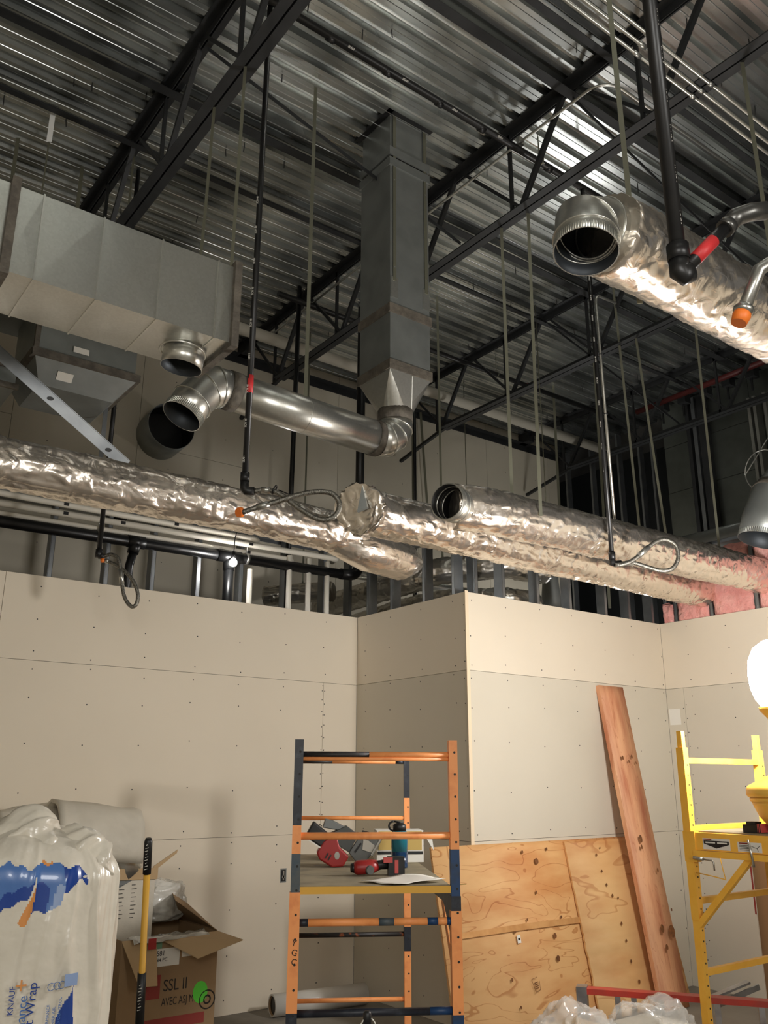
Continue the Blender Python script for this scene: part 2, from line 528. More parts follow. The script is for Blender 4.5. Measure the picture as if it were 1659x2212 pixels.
# corrugated roof deck
ceil = struct('ceiling', 'corrugated galvanised steel roof deck')
pitch, dp = 0.1524, 0.042
prof = []
for k in range(6):
    y = k * pitch
    prof += [(y, 0.0), (y + 0.082, 0.0), (y + 0.098, dp), (y + 0.137, dp)]
prof.append((6 * pitch, 0.0))
def deck_mesh(x0, x1):
    d = MB()
    # stiffening groove in every lower flat
    pr = []
    for i_, (y, z) in enumerate(prof):
        pr.append((y, z))
        if i_ % 4 == 0 and i_ < len(prof) - 1: pr += [(y + .036, 0.0), (y + .039, -.004), (y + .043, -.004), (y + .046, 0.0)]
    n = len(pr)
    b = d.pts([(x0, y, z) for y, z in pr] + [(x1, y, z) for y, z in pr])
    for i in range(n - 1):
        d.face((b + i, b + n + i, b + n + i + 1, b + i + 1))
    return d.mesh('deck_panel', ['deck'])
dmesh = [deck_mesh(-3.0, 4.03), deck_mesh(4.03, 9.6)]
for k in range(13):
    for me in dmesh:
        o = link('deck_panel', me, ceil)
        o.location = (0, -3.2 + k * 6 * pitch + (0.024), DECK + 0.0006 * (k % 2))
rs = MB()
rs.tube([(0, 0, 0), (0, 0, -0.055)], 0.004, 6)
rs.tube([(0, 0, -0.055), (0, 0, -0.062)], [0.004, 0.001], 6)
rme = rs.mesh('roof_screw', ['screw'])
for k in range(150):
    x = random.uniform(0.6, 8.6); y = -3.2 + 0.024 + pitch * random.randint(28, 72) + random.choice((0.02, 0.06))
    if y > 7.9: continue
    o = link('roof_screw', rme, ceil); o.location = (x, y, DECK + 0.002)
    o.rotation_euler = (random.uniform(-.12, .12), random.uniform(-.12, .12), 0); o.scale = (1, 1, random.uniform(0.8, 1.5))
struct_mesh('roof', MB().box(-4.6, 10.8, -6.1, 9.7, 6.40, 6.5), 'roofing', 'roof build-up above the steel deck')

# drywall panels
def gap_panels_y(root, y, rows, th=0.0127, back=True):
    for (x0, x1, z0, z1, m) in rows:
        part(root, 'drywall_panel', MB().box(x0 + .0016, x1 - .0016, y, y + th, z0 + .0014, z1 - .0014), m)
def gap_panels_x(root, x, rows, th=0.0127):
    for (y0, y1, z0, z1, m) in rows:
        part(root, 'drywall_panel', MB().box(x, x + th, y0 + .0016, y1 - .0016, z0 + .0014, z1 - .0014), m)
def screws_y(root, y, xs, zs):
    s = MB()
    for x in xs:
        for z in zs:
            s.disc((x + random.uniform(-.015, .015), y - .0006, z + random.uniform(-.03, .03)), (0, -1, 0), 0.0055, 6)
    part(root, 'screw_heads', s, 'screw', kind='stuff')
def screws_x(root, x, ys, zs):
    s = MB()
    for y in ys:
        for z in zs:
            s.disc((x - .0006, y + random.uniform(-.015, .015), z + random.uniform(-.03, .03)), (-1, 0, 0), 0.0055, 6)
    part(root, 'screw_heads', s, 'screw', kind='stuff')
ZS = [0.12, 0.42, 0.72, 1.0, 1.17, 1.28, 1.58, 1.9, 2.18, 2.39, 2.5, 2.72, 2.97]
wl = struct('wall_left', 'unpainted cream drywall wall with taped-off joints')
gap_panels_y(wl, YL, [(-4.4, 1.45, 2.44, 3.045, 'drywall'), (1.45, 4.478, 2.44, 3.045, 'drywall'),
    (-4.4, 0.47, 1.22, 2.44, 'drywall'), (0.47, 4.13, 1.22, 2.44, 'drywall'), (4.13, 4.478, 1.22, 2.44, 'drywall'),
    (-4.4, 0.9, 0.0, 1.22, 'drywall'), (0.9, 4.478, 0.0, 1.22, 'drywall')])
part(wl, 'backing', MB().box(-4.4, 4.47, YL + .013, YL + .05, 0, 3.0), 'screw')
screws_y(wl, YL, [1.7 + .406 * k for k in range(-4, 7)], ZS)
s = MB()
for z in [1.28 + .1 * k for k in range(12)]:
    for dx in (-.012, .012): s.disc((4.13 + dx, YL - .0006, z + random.uniform(-.02, .02)), (0, -1, 0), 0.005, 6)
part(wl, 'joint_screws', s, 'screw', kind='stuff')
ob_ = part(wl, 'outlet_box', MB().box(3.764, 3.82, YL - .002, YL + .04, .868, .972), 'galv_dull')
mb = MB(); mb.box(3.772, 3.812, YL - .0035, YL, .878, .962)
part(ob_, 'outlet_recess', mb, 'black')
mb = MB(); mb.box(3.786, 3.798, YL - .006, YL - .003, .885, .955); mb.box(3.780, 3.804, YL - .006, YL - .003, .9, .92)
part(ob_, 'outlet_clip', mb, 'wire')

wr = struct('wall_return', 'short shaded drywall return wall between the corners')
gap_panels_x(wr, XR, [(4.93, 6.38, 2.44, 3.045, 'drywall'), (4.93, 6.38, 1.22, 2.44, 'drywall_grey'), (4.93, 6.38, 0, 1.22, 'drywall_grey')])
part(wr, 'backing', MB().box(XR + .013, XR + .05, 4.95, 6.37, 0, 3.0), 'screw')
screws_x(wr, XR, [4.96, 5.07, 5.48, 5.9, 6.25], ZS)

wf = struct('wall_front', 'drywall wall with cream top board and grey boards below')
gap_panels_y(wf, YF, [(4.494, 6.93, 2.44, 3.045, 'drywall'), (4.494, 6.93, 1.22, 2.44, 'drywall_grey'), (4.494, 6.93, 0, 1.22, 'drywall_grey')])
part(wf, 'backing', MB().box(4.5, 6.93, YF + .013, YF + .05, 0, 3.0), 'screw')
screws_y(wf, YF, [4.53, 4.9, 5.3, 5.7, 6.1, 6.5, 6.9], ZS)

wk = struct('wall_right', 'brightly lit drywall wall beside the work lamp')
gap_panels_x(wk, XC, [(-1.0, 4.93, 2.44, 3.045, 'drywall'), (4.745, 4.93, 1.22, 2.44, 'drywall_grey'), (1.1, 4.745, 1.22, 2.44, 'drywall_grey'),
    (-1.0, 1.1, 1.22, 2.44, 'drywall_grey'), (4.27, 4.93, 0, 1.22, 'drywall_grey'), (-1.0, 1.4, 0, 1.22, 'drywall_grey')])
part(wk, 'backing', MB().box(XC + .013, XC + .05, -1, 4.92, 1.2, 3.0), 'screw')
part(wk, 'backing', MB().box(XC + .013, XC + .05, 4.30, 4.92, 0, 1.2), 'screw')
part(wk, 'paper_patch', MB().box(XC - .001, XC, 4.80, 4.915, 2.12, 2.26), 'white', 'white paper patch in the corner')
screws_x(wk, XC, [0.6 + .406 * k for k in range(11)], [z for z in ZS if z > 1.25])
s = MB()
for z in [.1 + .12 * k for k in range(19)]:
    s.disc((XC - .0006, 4.76 + random.uniform(-.006, .006), z), (-1, 0, 0), 0.005, 6)
    if k % 2: s.disc((XC - .0006, 4.73, z + .03), (-1, 0, 0), 0.005, 6)
part(wk, 'joint_screws', s, 'screw', kind='stuff')
part(wk, 'tape_strip', MB().box(XC - .0015, XC, 4.271, 4.285, .62, 1.08), 'red_ink', 'red printed end tape')
struct_mesh('wall_kraft', MB().box(XC + .06, XC + .075, 1.4, 4.4, 0, 1.22), 'kraft', 'brown kraft board seen through the gap in the wall')

# corner bead hanging loose on the outer corner
mb = MB(); mb.bar((4.479, 4.922, 1.18), (4.474, 4.916, 3.05), .006, .022, (1, 0, 0)); mb.bar((4.492, 4.9235, 1.18), (4.487, 4.917, 3.05), .022, .003, (0, 1, 0))
struct_mesh('trim_1', mb, 'core', 'loose corner bead strip on the outer wall corner')
struct_mesh('trim_2', MB().box(4.482, 4.49, 4.921, 4.9255, 1.2, 1.72), 'red_ink', 'red end tape on the lower outer corner')

# far gypsum wall and steel-clad wall
wb = struct('wall_back', 'tall dim gypsum wall beyond the partition')
for i in range(12):
    x0 = -4.4 + i * 1.22
    if x0 > 9.2: break
    x1 = min(x0 + 1.22, 9.25)
    for (z0, z1) in ((0, 2.9), (2.9, 4.6 if i % 2 else 4.9), (4.6 if i % 2 else 4.9, 6.36)):
        part(wb, 'drywall_panel', MB().box(x0 + .002, x1 - .002, 8.08, 8.0927, z0 + .002, z1 - .002), 'drywall_far')
part(wb, 'backing', MB().box(-4.4, 9.25, 8.094, 8.13, 0, 6.36), 'screw')
screws_y(wb, 8.08, [-1 + .61 * k for k in range(17)], [3.2, 3.7, 4.2, 4.7, 5.2, 5.7, 6.1])
wc = struct('wall_clad', 'dark sheet-metal clad wall in the back of the hall')
for i in range(5):
    y1 = 6.3 - i * .62; y0 = y1 - .62
    for k in range(5):
        z0 = 3.3 + k * .62
        part(wc, 'cladding_sheet', MB().box(9.30 + .003 * ((i + k) % 2), 9.33, y0 + .003, y1 - .003, z0 + .003, min(z0 + .617, 6.36)), 'clad')
part(wc, 'backing', MB().box(9.331, 9.4, -1.5, 6.3, 0, 6.36), 'mesh_dark')
struct_mesh('dark_backdrop', MB().box(10.6, 10.7, -2, 9.6, 0, 6.4).box(9.0, 10.6, 9.5, 9.6, 0, 6.4), 'mesh_dark', 'dark walls added for the unlit space beyond the far steel studs')  # dark sheets added where the far bay is only unlit
# far sides of the hall, outside the picture, that close the room
struct_mesh('wall_rear', MB().box(-4.5, 9.4, -6.1, -6.0, 0, 6.36), 'drywall_far', 'drywall wall behind the viewer')
struct_mesh('wall_side', MB().box(-4.5, -4.4, -6.0, 8.1, 0, 6.36), 'drywall_far', 'drywall wall far to the left')

# studs above the drywall (structure of each wall)
def cstud(root, x, y, z0, z1, face='y', w=0.092, fl=0.032, flip=1):
    d = MB(); t = .0025
    if face == 'y':      # web across y, flanges along x
        d.box(x - t, x + t, y, y + w, z0, z1)
        d.box(min(x, x + flip * fl), max(x, x + flip * fl), y, y + t, z0, z1)
        d.box(min(x, x + flip * fl), max(x, x + flip * fl), y + w - t, y + w, z0, z1)
        d.box(min(x + flip * fl, x + flip * (fl - t)), max(x + flip * fl, x + flip * (fl - t)), y, y + .008, z0, z1)
    else:
        d.box(x, x + w, y - t, y + t, z0, z1)
        d.box(x, x + t, min(y, y + flip * fl), max(y, y + flip * fl), z0, z1)
        d.box(x + w - t, x + w, min(y, y + flip * fl), max(y, y + flip * fl), z0, z1)
        d.box(x, x + .008, min(y + flip * fl, y + flip * (fl - t)), max(y + flip * fl, y + flip * (fl - t)), z0, z1)
    part(root, 'stud', d, 'stud')
for x in (1.80, 2.23, 2.61, 3.01, 3.41, 3.86, 4.27, 4.56):
    cstud(wl, x, 6.64, 2.6, 3.74, 'y')
part(wl, 'track', MB().box(1.2, 4.62, 6.635, 6.737, 3.735, 3.738).box(1.2, 4.62, 6.635, 6.638, 3.70, 3.738).box(1.2, 4.62, 6.734, 6.737, 3.70, 3.738), 'stud')
for y in (5.07, 5.44, 5.88, 6.23):
    cstud(wr, XR + .014, y, 2.9, 3.56, 'x')
part(wr, 'track', MB().box(XR + .012, XR + .11, 4.95, 6.37, 3.556, 3.56).box(XR + .012, XR + .015, 4.95, 6.37, 3.53, 3.56), 'stud')
for x in (4.60, 4.9, 5.3, 5.7, 6.17, 6.5, 6.84):
    cstud(wf, x, YF + .014, 2.9, 3.56, 'y', flip=1)
part(wf, 'track', MB().box(4.5, 6.92, YF + .012, YF + .11, 3.556, 3.56).box(4.5, 6.92, YF + .012, YF + .015, 3.53, 3.56), 'stud')
for y in (4.77, 4.40, 3.96, 3.55):
    cstud(wk, XC + .014, y, 2.9, 3.72, 'x', flip=-1)
part(wk, 'track', MB().box(XC + .012, XC + .11, 3.0, 4.9, 3.716, 3.72), 'stud')
for x, y, z1 in ((9.22, 7.9, 6.2), (9.22, 7.45, 6.2), (9.22, 6.98, 6.2), (9.2, 6.62, 5.9), (9.2, 6.42, 5.9)):
    cstud(wc, x, y, 2.6, z1, 'x')
for k, (y, m, wd) in enumerate(((5.86, 'steel_black', .05), (5.77, 'stud', .05), (5.66, 'steel_black', .11))):
    part(wc, 'post', MB().box(9.2, 9.29, y - wd / 2, y + wd / 2, 2.6, 6.3), m)
for y in (5.0, 4.93, 4.8):
    part(wc, 'post', MB().box(9.15, 9.29, y - .018, y + .018, 2.6, 6.0), 'galv')
for k in range(6):
    part(wc, 'deck_closure', MB().box(9.0, 9.12, 6.1 - k * .31 - .06, 6.1 - k * .31 + .05, 6.18, 6.3).box(9.05, 9.07, 6.1 - k * .31, 6.1 - k * .31 + .02, 6.02, 6.2), 'steel_black')

# ================================================================== ROOF STEEL
JX = [1.78, 4.03, 6.26, 8.49]
def angle_pair(d, x, y0, y1, z, leg, up_, gap=.012, t=.006):
    # two angles back to back; horizontal legs at z, vertical legs going up (+1) or down (-1)
    for s_ in (-1, 1):
        xa = x + s_ * gap / 2; xb = x + s_ * (gap / 2 + leg)
        d.box(min(xa, xb), max(xa, xb), y0, y1, z - t / 2, z + t / 2)
        xc = x + s_ * (gap / 2 + t)
        d.box(min(xa, xc), max(xa, xc), y0, y1, min(z, z + up_ * leg), max(z, z + up_ * leg))
JL = ['heavy black bar joist crossing above the rectangular duct', 'long black bar joist passing behind the vertical duct',
      'black bar joist beyond the vertical duct with a marked bridging line', 'farthest black bar joist near the metal clad wall']
for i, x in enumerate(JX):
    t = thing('bar_joist', JL[i], 'joist', (x, 0, 5.6), group='open web roof joists')
    d = MB(); angle_pair(d, x, -3.0, 8.02, DECK - .004, .066, -1)
    part(t, 'top_chord', d, 'steel_black')
    d = MB(); angle_pair(d, x, -3.0, 7.2, 5.60, .060, 1)
    part(t, 'bottom_chord', d, 'steel_black')
    part(t, 'chord_extension', MB().bar((x, 7.1, 5.62), (x, 8.02, 5.44), .035, .035), 'steel_black')
    off = {0: .0, 1: 0.0, 2: .0, 3: .0}[i]
    for k in range(-4, 5):
        b = 3.72 + 1.165 * k + off
        if b > 7.3: break
        e = min(b + .62, 7.98)
        part(t, 'web_member', MB().bar((x, b - .47, DECK - .02), (x, b, 5.63), .034, .034), 'steel_black')
        if k % 2: part(t, 'web_member', MB().bar((x, b, 5.63), (x, e, DECK - .02), .022, .022), 'steel_black')
        else: part(t, 'web_member', MB().bar((x, b, 5.63), (x, e, DECK - .02), .026, .026), 'steel_black')
        part(t, 'web_post', MB().bar((x, b + .09, 5.61), (x, b + .09, DECK - .02), .024, .024, (0, 1, 0)), 'steel_black')
    part(t, 'bearing_seat', MB().box(x - .06, x + .06, 7.88, 8.07, 6.2, 6.335), 'steel_black')
for (y, wd, lab) in ((4.885, .075, 'wide black bridging angle running behind the vertical duct under the deck'), (3.20, .072, 'black bridging angle just ahead of the lettered sprinkler main'),
                (2.822, .05, 'narrow black bridging angle nearest the viewer under the deck'), (5.545, .05, 'thin black bridging angle beyond the vertical duct')):
    d = MB(); d.box(-2.9, 9.2, y - wd / 2, y + wd / 2, 6.255, 6.262); d.box(-2.9, 9.2, y + wd / 2 - .006, y + wd / 2, 6.262, 6.262 + wd * .9)
    single('bridging_angle', d, 'steel_black', lab, 'bridging', 'roof bridging angles')
for x0, x1, y, lab in ((1.80, 4.0, 4.35, 'thin crossed brace beside the heavy joist'), (4.05, 6.24, 3.2, 'thin sloping brace between the middle joists'), (6.28, 8.47, 5.5, 'thin sloping brace between the far joists')):
    single('cross_brace', MB().bar((x0, y, 6.24), (x1, y, 5.66), .028, .006, (0, 1, 0)), 'steel_black', lab, 'brace', 'sloping braces between joists')
single('ledger_angle', MB().box(-4.3, 9.2, 7.99, 8.075, 6.20, 6.21).box(-4.3, 9.2, 8.065, 8.075, 6.12, 6.21), 'steel_black', 'black steel ledger angle along the top of the far gypsum wall', 'ledger')

# sprinkler mains, drops and flexible hoses
def letters(t, pieces, base, xdir, ydir, m='white', size=.012):
    for (d, b) in pieces:
        text(t, b, size, V(base) + V(xdir) * d, xdir, ydir, m)
t = thing('sprinkler_main', 'black lettered sprinkler main threading the joists under the deck', 'pipe', (1.8, 3.69, 6.1))
part(t, 'pipe', MB().tube([(1.5, 3.66, 6.10), (9.0, 3.735, 6.10)], .026, 14), 'pipe_black')
for x in (2.3, 2.75, 3.2, 3.6, 4.3):
    part(t, 'coupling', MB().tube([(x, 3.667 + .0093 * (x - 1.5), 6.10), (x + .05, 3.668 + .0093 * (x - 1.5), 6.10)], .031, 14), 'pipe_black')
part(t, 'hanger_ring', MB().ring((4.22, 3.69, 6.11), (1, 0, 0), .045, .004).tube([(4.22, 3.69, 6.155), (4.22, 3.69, 6.335)], .005, 6), 'strap')
pn = V((-.6, -.75, -.45)).normalized()
for k in range(6):
    x = 2.0 + k * .44
    text(t, 'SEAH', .02, V((x, 3.66 + .01 * (x - 1.5), 6.10)) + V((0, -.62, -.78)) * .0275, (1, .01, 0), (0, -.78, .62), 'white')
t = thing('sprinkler_main', 'black sprinkler main deep behind the vertical duct with a red tag', 'pipe', (4.2, 6.5, 6.1))
part(t, 'pipe', MB().tube([(3.6, 6.52, 6.12), (8.6, 6.52, 6.12)], .028, 14), 'pipe_black')
part(t, 'tag', MB().tube([(6.98, 6.52, 6.12), (7.03, 6.52, 6.12)], .03, 14), 'tape_red')
part(t, 'hanger_ring', MB().ring((6.5, 6.52, 6.12), (1, 0, 0), .042, .004).tube([(6.5, 6.52, 6.16), (6.5, 6.52, 6.335)], .005, 6), 'strap')
single('sprinkler_pipe', MB().tube([(8.64, 6.2, 6.1), (8.62, 4.3, 6.1)], .035, 14), 'red_pipe', 'dark red sprinkler pipe near the metal clad wall', 'pipe')

def hose_curve(pts, n=8):           # Catmull-Rom
    P_ = [V(p) for p in pts]; P_ = [P_[0] * 2 - P_[1]] + P_ + [P_[-1] * 2 - P_[-2]]
    out = []
    for i in range(1, len(P_) - 2):
        a, b, c, d = P_[i - 1], P_[i], P_[i + 1], P_[i + 2]
        for k in range(n):
            u = k / n
            out.append(.5 * ((2 * b) + (c - a) * u + (2 * a - 5 * b + 4 * c - d) * u * u + (3 * b - a - 3 * c + d) * u ** 3))
    out.append(P_[-2]); return out

def drop(name, lab, top, bot, r, extra=None):
    t = thing(name, lab, 'sprinkler pipe', (bot[0], bot[1], bot[2]), group='sprinkler drops with braided hoses')
    part(t, 'pipe', MB().tube([bot, top], r, 14), 'pipe_black')
    return t
RT, UP = rt.copy(), V((0, 0, 1))
# drop beside the round duct
bl = V((1.895, 3.69, 3.02))
t = drop('sprinkler_drop', 'black sprinkler drop with red tape crossing the round duct, hose looped over foil', (1.90, 3.69, 6.1), bl, .0165)
part(t, 'elbow', MB().tube([bl + UP * .09, bl + UP * .045], .0235, 14).tube([bl + UP * .05, bl + UP * .012, bl + RT * .012 - UP * .004, bl + RT * .05 - UP * .006], .022, 12), 'pipe_black')
part(t, 'tape_band', MB().tube([(1.8965, 3.69, 3.545), (1.8968, 3.69, 3.645)], .0172, 14), 'tape_red', 'red tape band')
hp = [bl + RT * .05 - UP * .006, bl + RT * .12 - UP * .0, bl + RT * .19 - UP * .03, bl + RT * .28 - UP * .10, bl + RT * .38 - UP * .155, bl + RT * .45 - UP * .14, bl + RT * .475 - UP * .08,
      bl + RT * .44 - UP * .025, bl + RT * .36 - UP * .015, bl + RT * .26 - UP * .035, bl + RT * .16 - UP * .07, bl + RT * .08 - UP * .095, bl + RT * .0 - UP * .125]
hp = [p + V((-.55, -.75, 0)) * .03 * (i / 12) for i, p in enumerate(hp)]
c = hose_curve(hp)
hs_ = part(t, 'hose', MB().tube(c, .0135, 12), 'braid', 'braided steel hose')
part(hs_, 'hose_nut', MB().tube([c[4], c[9]], .018, 8), 'fitting')
part(hs_, 'hose_nut', MB().tube([c[-14], c[-8]], .018, 8), 'fitting')
hd_ = part(t, 'sprinkler_head', MB().tube([c[-6], c[-1]], .012, 10), 'fitting')
part(hd_, 'head_cap', MB().lathe([(.024, 0), (.026, .02), (.014, .03)], c[-1] - RT * .02, 14, (1, .2, .3)), 'cap_orange', 'orange protective cap')
zt = c[20]
part(hs_, 'zip_tie', MB().ring(hp[1] + RT * .03, RT + UP * -.5, .024, .004, 16).tube([hp[1] + RT * .05, hp[9] + RT * -.02], .003, 6), 'black')
for k in range(9):
    z = 3.16 + k * .19
    text(t, 'SEAH' if k % 3 == 0 else 'SCH 40', .015, V((1.897, 3.69, z)) - V((fw.x, fw.y, 0)).normalized() * .0172 - RT * .005, (0, 0, 1), -RT, 'white')
# drop ahead of the mid duct
bm = V((4.68, 3.66, 3.06))
t = drop('sprinkler_drop', 'long black lettered sprinkler drop with hose looped against the paired foil ducts', (4.70, 3.69, 6.115), bm, .0165)
part(t, 'elbow', MB().tube([bm + UP * .07, bm + UP * .02], .0235, 14).tube([bm + UP * .03, bm - UP * .005, bm + RT * .02 - UP * .012, bm + RT * .06 - UP * .008], .022, 12), 'pipe_black')
hp = [bm + RT * .06 - UP * .008, bm + RT * .14 - UP * .005, bm + RT * .22 - UP * .03, bm + RT * .32 - UP * .06, bm + RT * .40 - UP * .045, bm + RT * .445 + UP * .03, bm + RT * .43 + UP * .12,
      bm + RT * .36 + UP * .155, bm + RT * .28 + UP * .125, bm + RT * .19 + UP * .05, bm + RT * .11 - UP * .005, bm + RT * .03 - UP * .03]
hp = [p + V((-.55, -.75, 0)) * .04 * (i / 12) for i, p in enumerate(hp)]
c = hose_curve(hp)
hs_ = part(t, 'hose', MB().tube(c, .0145, 12), 'braid', 'braided steel hose')
part(hs_, 'hose_nut', MB().tube([c[3], c[8]], .019, 8), 'fitting')
part(hs_, 'hose_nut', MB().tube([c[-22], c[-15]], .019, 8), 'fitting')
hd_ = part(t, 'sprinkler_head', MB().tube([c[-4], c[-1] - RT * .02], .014, 10), 'fitting')
for k in range(14):
    z = 3.2 + k * .17
    text(t, 'SEAH' if k % 3 == 0 else 'SCH 40', .015, V((4.69, 3.672, z)) - V((fw.x, fw.y, 0)).normalized() * .0175 - RT * .005, (0, 0, 1), -RT, 'white')
# drop at the left wall
bf = V((1.93, 5.90, 3.13))
t = drop('sprinkler_drop', 'thin black sprinkler drop at the left wall with a hanging twisted hose', (1.935, 5.90, 6.335), bf, .0165)
part(t, 'elbow', MB().tube([bf + UP * .05, bf - UP * .01], .024, 14).tube([bf, bf + RT * .045], .02, 12), 'pipe_black')
hp = [bf + RT * .04, bf + RT * .09 + UP * .01, bf + RT * .14 - UP * .02, bf + RT * .165 - UP * .10, bf + RT * .185 - UP * .2, bf + RT * .215 - UP * .30, bf + RT * .265 - UP * .36, bf + RT * .30 - UP * .335,
      bf + RT * .295 - UP * .25, bf + RT * .24 - UP * .155, bf + RT * .16 - UP * .085, bf + RT * .085 - UP * .045, bf + RT * .05 - UP * .03]
hp = [p + V((-.4, -.7, 0)) * .035 * math.sin(i / 12 * PI * 1.0) for i, p in enumerate(hp)]
c = hose_curve(hp)
hs_ = part(t, 'hose', MB().tube(c, .0135, 12), 'braid', 'braided steel hose')
hd_ = part(t, 'sprinkler_head', MB().tube([c[-8], c[-1]], .017, 8), 'fitting')
part(hd_, 'head_cap', MB().lathe([(.016, 0), (.016, .025)], c[-1] - RT * .03, 12, RT), 'cap_orange', 'orange cap')
part(hs_, 'hose_clip', MB().tube([hp[3], hp[4]], .0165, 10), 'fitting')
# big near drop on the right
br = V((1.905, 1.185, 3.0))
t = drop('sprinkler_drop', 'thick black sprinkler drop ahead of the big foil duct with a red taped nipple', (1.70, 1.06, 6.1), br, .0215)
part(t, 'elbow', MB().tube([br + UP * .07, br + UP * .02], .031, 16).tube([br + UP * .03, br - UP * .01, br + RT * .012 - UP * .02, br + RT * .03 - UP * .012], .029, 14), 'pipe_black')
n1 = V((2.045, 1.10, 3.155)); n0 = br + RT * .02 - UP * .0
part(t, 'nipple', MB().tube([n0, n1], .0185, 14), 'pipe_black')
part(t, 'tape_band', MB().tube([n0.lerp(n1, .18), n0.lerp(n1, .60)], .0193, 14), 'tape_red', 'red tape band')
dn = (n1 - n0).normalized()
part(t, 'elbow', MB().tube([n1 - dn * .03, n1 - dn * .005], .027, 14).tube([n1 - dn * .01, n1 + dn * .03, n1 + dn * .045 + RT * .03 + UP * .005, n1 + dn * .05 + RT * .075 + UP * .008], .026, 14), 'iron')
c = hose_curve([n1 + dn * .05 + RT * .075 + UP * .008, n1 + dn * .05 + RT * .14 + UP * .012, n1 + dn * .05 + RT * .22 - UP * .03, n1 + RT * .24 - UP * .14, n1 + RT * .14 - UP * .28])
hs_ = part(t, 'hose', MB().tube(c, .018, 14), 'braid', 'braided steel hose')
part(hs_, 'hose_nut', MB().tube(c[:8], .0225, 12).tube(c[4:7], .026, 8), 'fitting')
he = V((2.064, 1.11, 2.878)); hb = V((2.12, 1.075, 3.02))
hd_ = part(t, 'hose_tail', MB().tube([he, hb, n1 + RT * .14 - UP * .10], .0185, 14), 'fitting')
part(hd_, 'head_nut', MB().lathe([(.024, 0), (.03, .012), (.022, .026)], he, 10, hb - he), 'fitting')
part(hd_, 'head_cap', MB().lathe([(.021, -.034), (.025, -.008), (.024, .0)], he, 14, hb - he), 'cap_orange', 'orange protective cap')
for k in range(10):
    z = 3.12 + k * .13
    text(t, 'SEAH' if k % 3 == 0 else 'SCH 40', .019, V((1.905 - .066 * (z - 3), 1.185 - .04 * (z - 3), z)) - V((fw.x, fw.y, 0)).normalized() * .018 + RT * .0125, (-.066, -.04, 1), V((-.3, .6, 0)), 'white')

# straps
def strap(lab, pts, w=.022, t=.0016, facing=None):
    d = MB()
    f = V(facing) if facing else V((fw.x, fw.y, 0))
    for a, b in zip(pts[:-1], pts[1:]): d.bar(a, b, w, t, f)
    return single('hanger_strap', d, 'strap', lab, 'strap', 'galvanised duct hanger straps', base=pts[-1])
strap('straight strap hung from the deck onto the bare round duct', [(2.605, 4.30, 6.34), (2.60, 4.30, 3.90)], .024)
strap('twisted strap from the heavy joist to the far side of the rectangular duct', [(1.78, 4.13, 5.60), (1.775, 4.14, 4.80), (1.75, 4.13, 4.1)], .018)
strap('twisted strap from the heavy joist to the near side of the rectangular duct', [(1.78, 3.73, 5.60), (1.775, 3.73, 4.78), (1.77, 3.73, 4.252)], .018)
strap('short shiny strap from the heavy joist down behind the rectangular duct', [(1.80, 5.63, 6.3), (1.80, 5.63, 5.0)], .016)
strap('leftmost dull strap above the rectangular duct', [(1.056, 6.1, 6.34), (1.06, 6.1, 5.0)], .03)
strap('dull strap between the shiny bracket and the heavy joist', [(1.559, 6.13, 6.34), (1.56, 6.13, 5.0)], .03)
t = thing('hanger_strap', 'strap with a shiny bracket, glint painted white, hanging from the deck over the rectangular duct', 'strap', (1.18, 5.63, 5.0), group='galvanised duct hanger straps')
part(t, 'bracket', MB().bar((1.18, 5.63, 6.32), (1.18, 5.63, 6.05), .038, .004, (fw.x, fw.y, -.5)), 'bracket', 'bracket with its glint painted white')
part(t, 'strap', MB().bar((1.18, 5.63, 6.07), (1.18, 5.63, 5.0), .012, .002, (fw.x, fw.y, 0)), 'strap')
part(t, 'clip', MB().box(1.15, 1.21, 5.62, 5.64, 6.31, 6.345), 'fitting')
strap('strap from the middle joist to the tip of the open-ended foil duct', [(4.05, 3.95, 5.6), (4.06, 3.97, 3.3)])
strap('strap from the middle joist to the near flank of the open-ended foil duct', [(4.08, 3.705, 5.6), (4.04, 3.70, 3.28)])
strap('strap beside the vertical duct dropping to the ducts behind the corner', [(5.10, 5.92, 6.34), (5.11, 5.92, 3.5)])
strap('strap over the big foil duct close to the thick black drop', [(2.84, 1.99, 6.34), (2.85, 1.98, 3.6)], .024)
strap('strap over the big foil duct near the picture edge', [(4.05, 1.98, 5.6), (4.06, 1.98, 3.6)], .024)
strap('strap from the third joist to the far flank of the capped foil duct', [(6.24, 4.62, 6.3), (6.26, 4.56, 3.3)])
strap('strap from the third joist to the near flank of the capped foil duct', [(6.25, 4.42, 5.6), (6.25, 4.28, 3.3)])
strap('strap from the third joist down to the pink insulation end of the duct', [(6.5, 3.95, 6.3), (6.5, 3.97, 3.3)])
strap('bright strap hanging far back beyond the open-ended duct', [(7.6, 6.64, 6.34), (7.56, 6.64, 3.4)], .03)
strap('strap hanging far back just before the steel studs', [(7.49, 5.9, 6.34), (7.44, 5.9, 3.4)], .03)
strap('short strap against the far gypsum wall beyond the open-ended duct', [(6.6, 8.03, 6.2), (6.72, 8.03, 4.6)], .03)

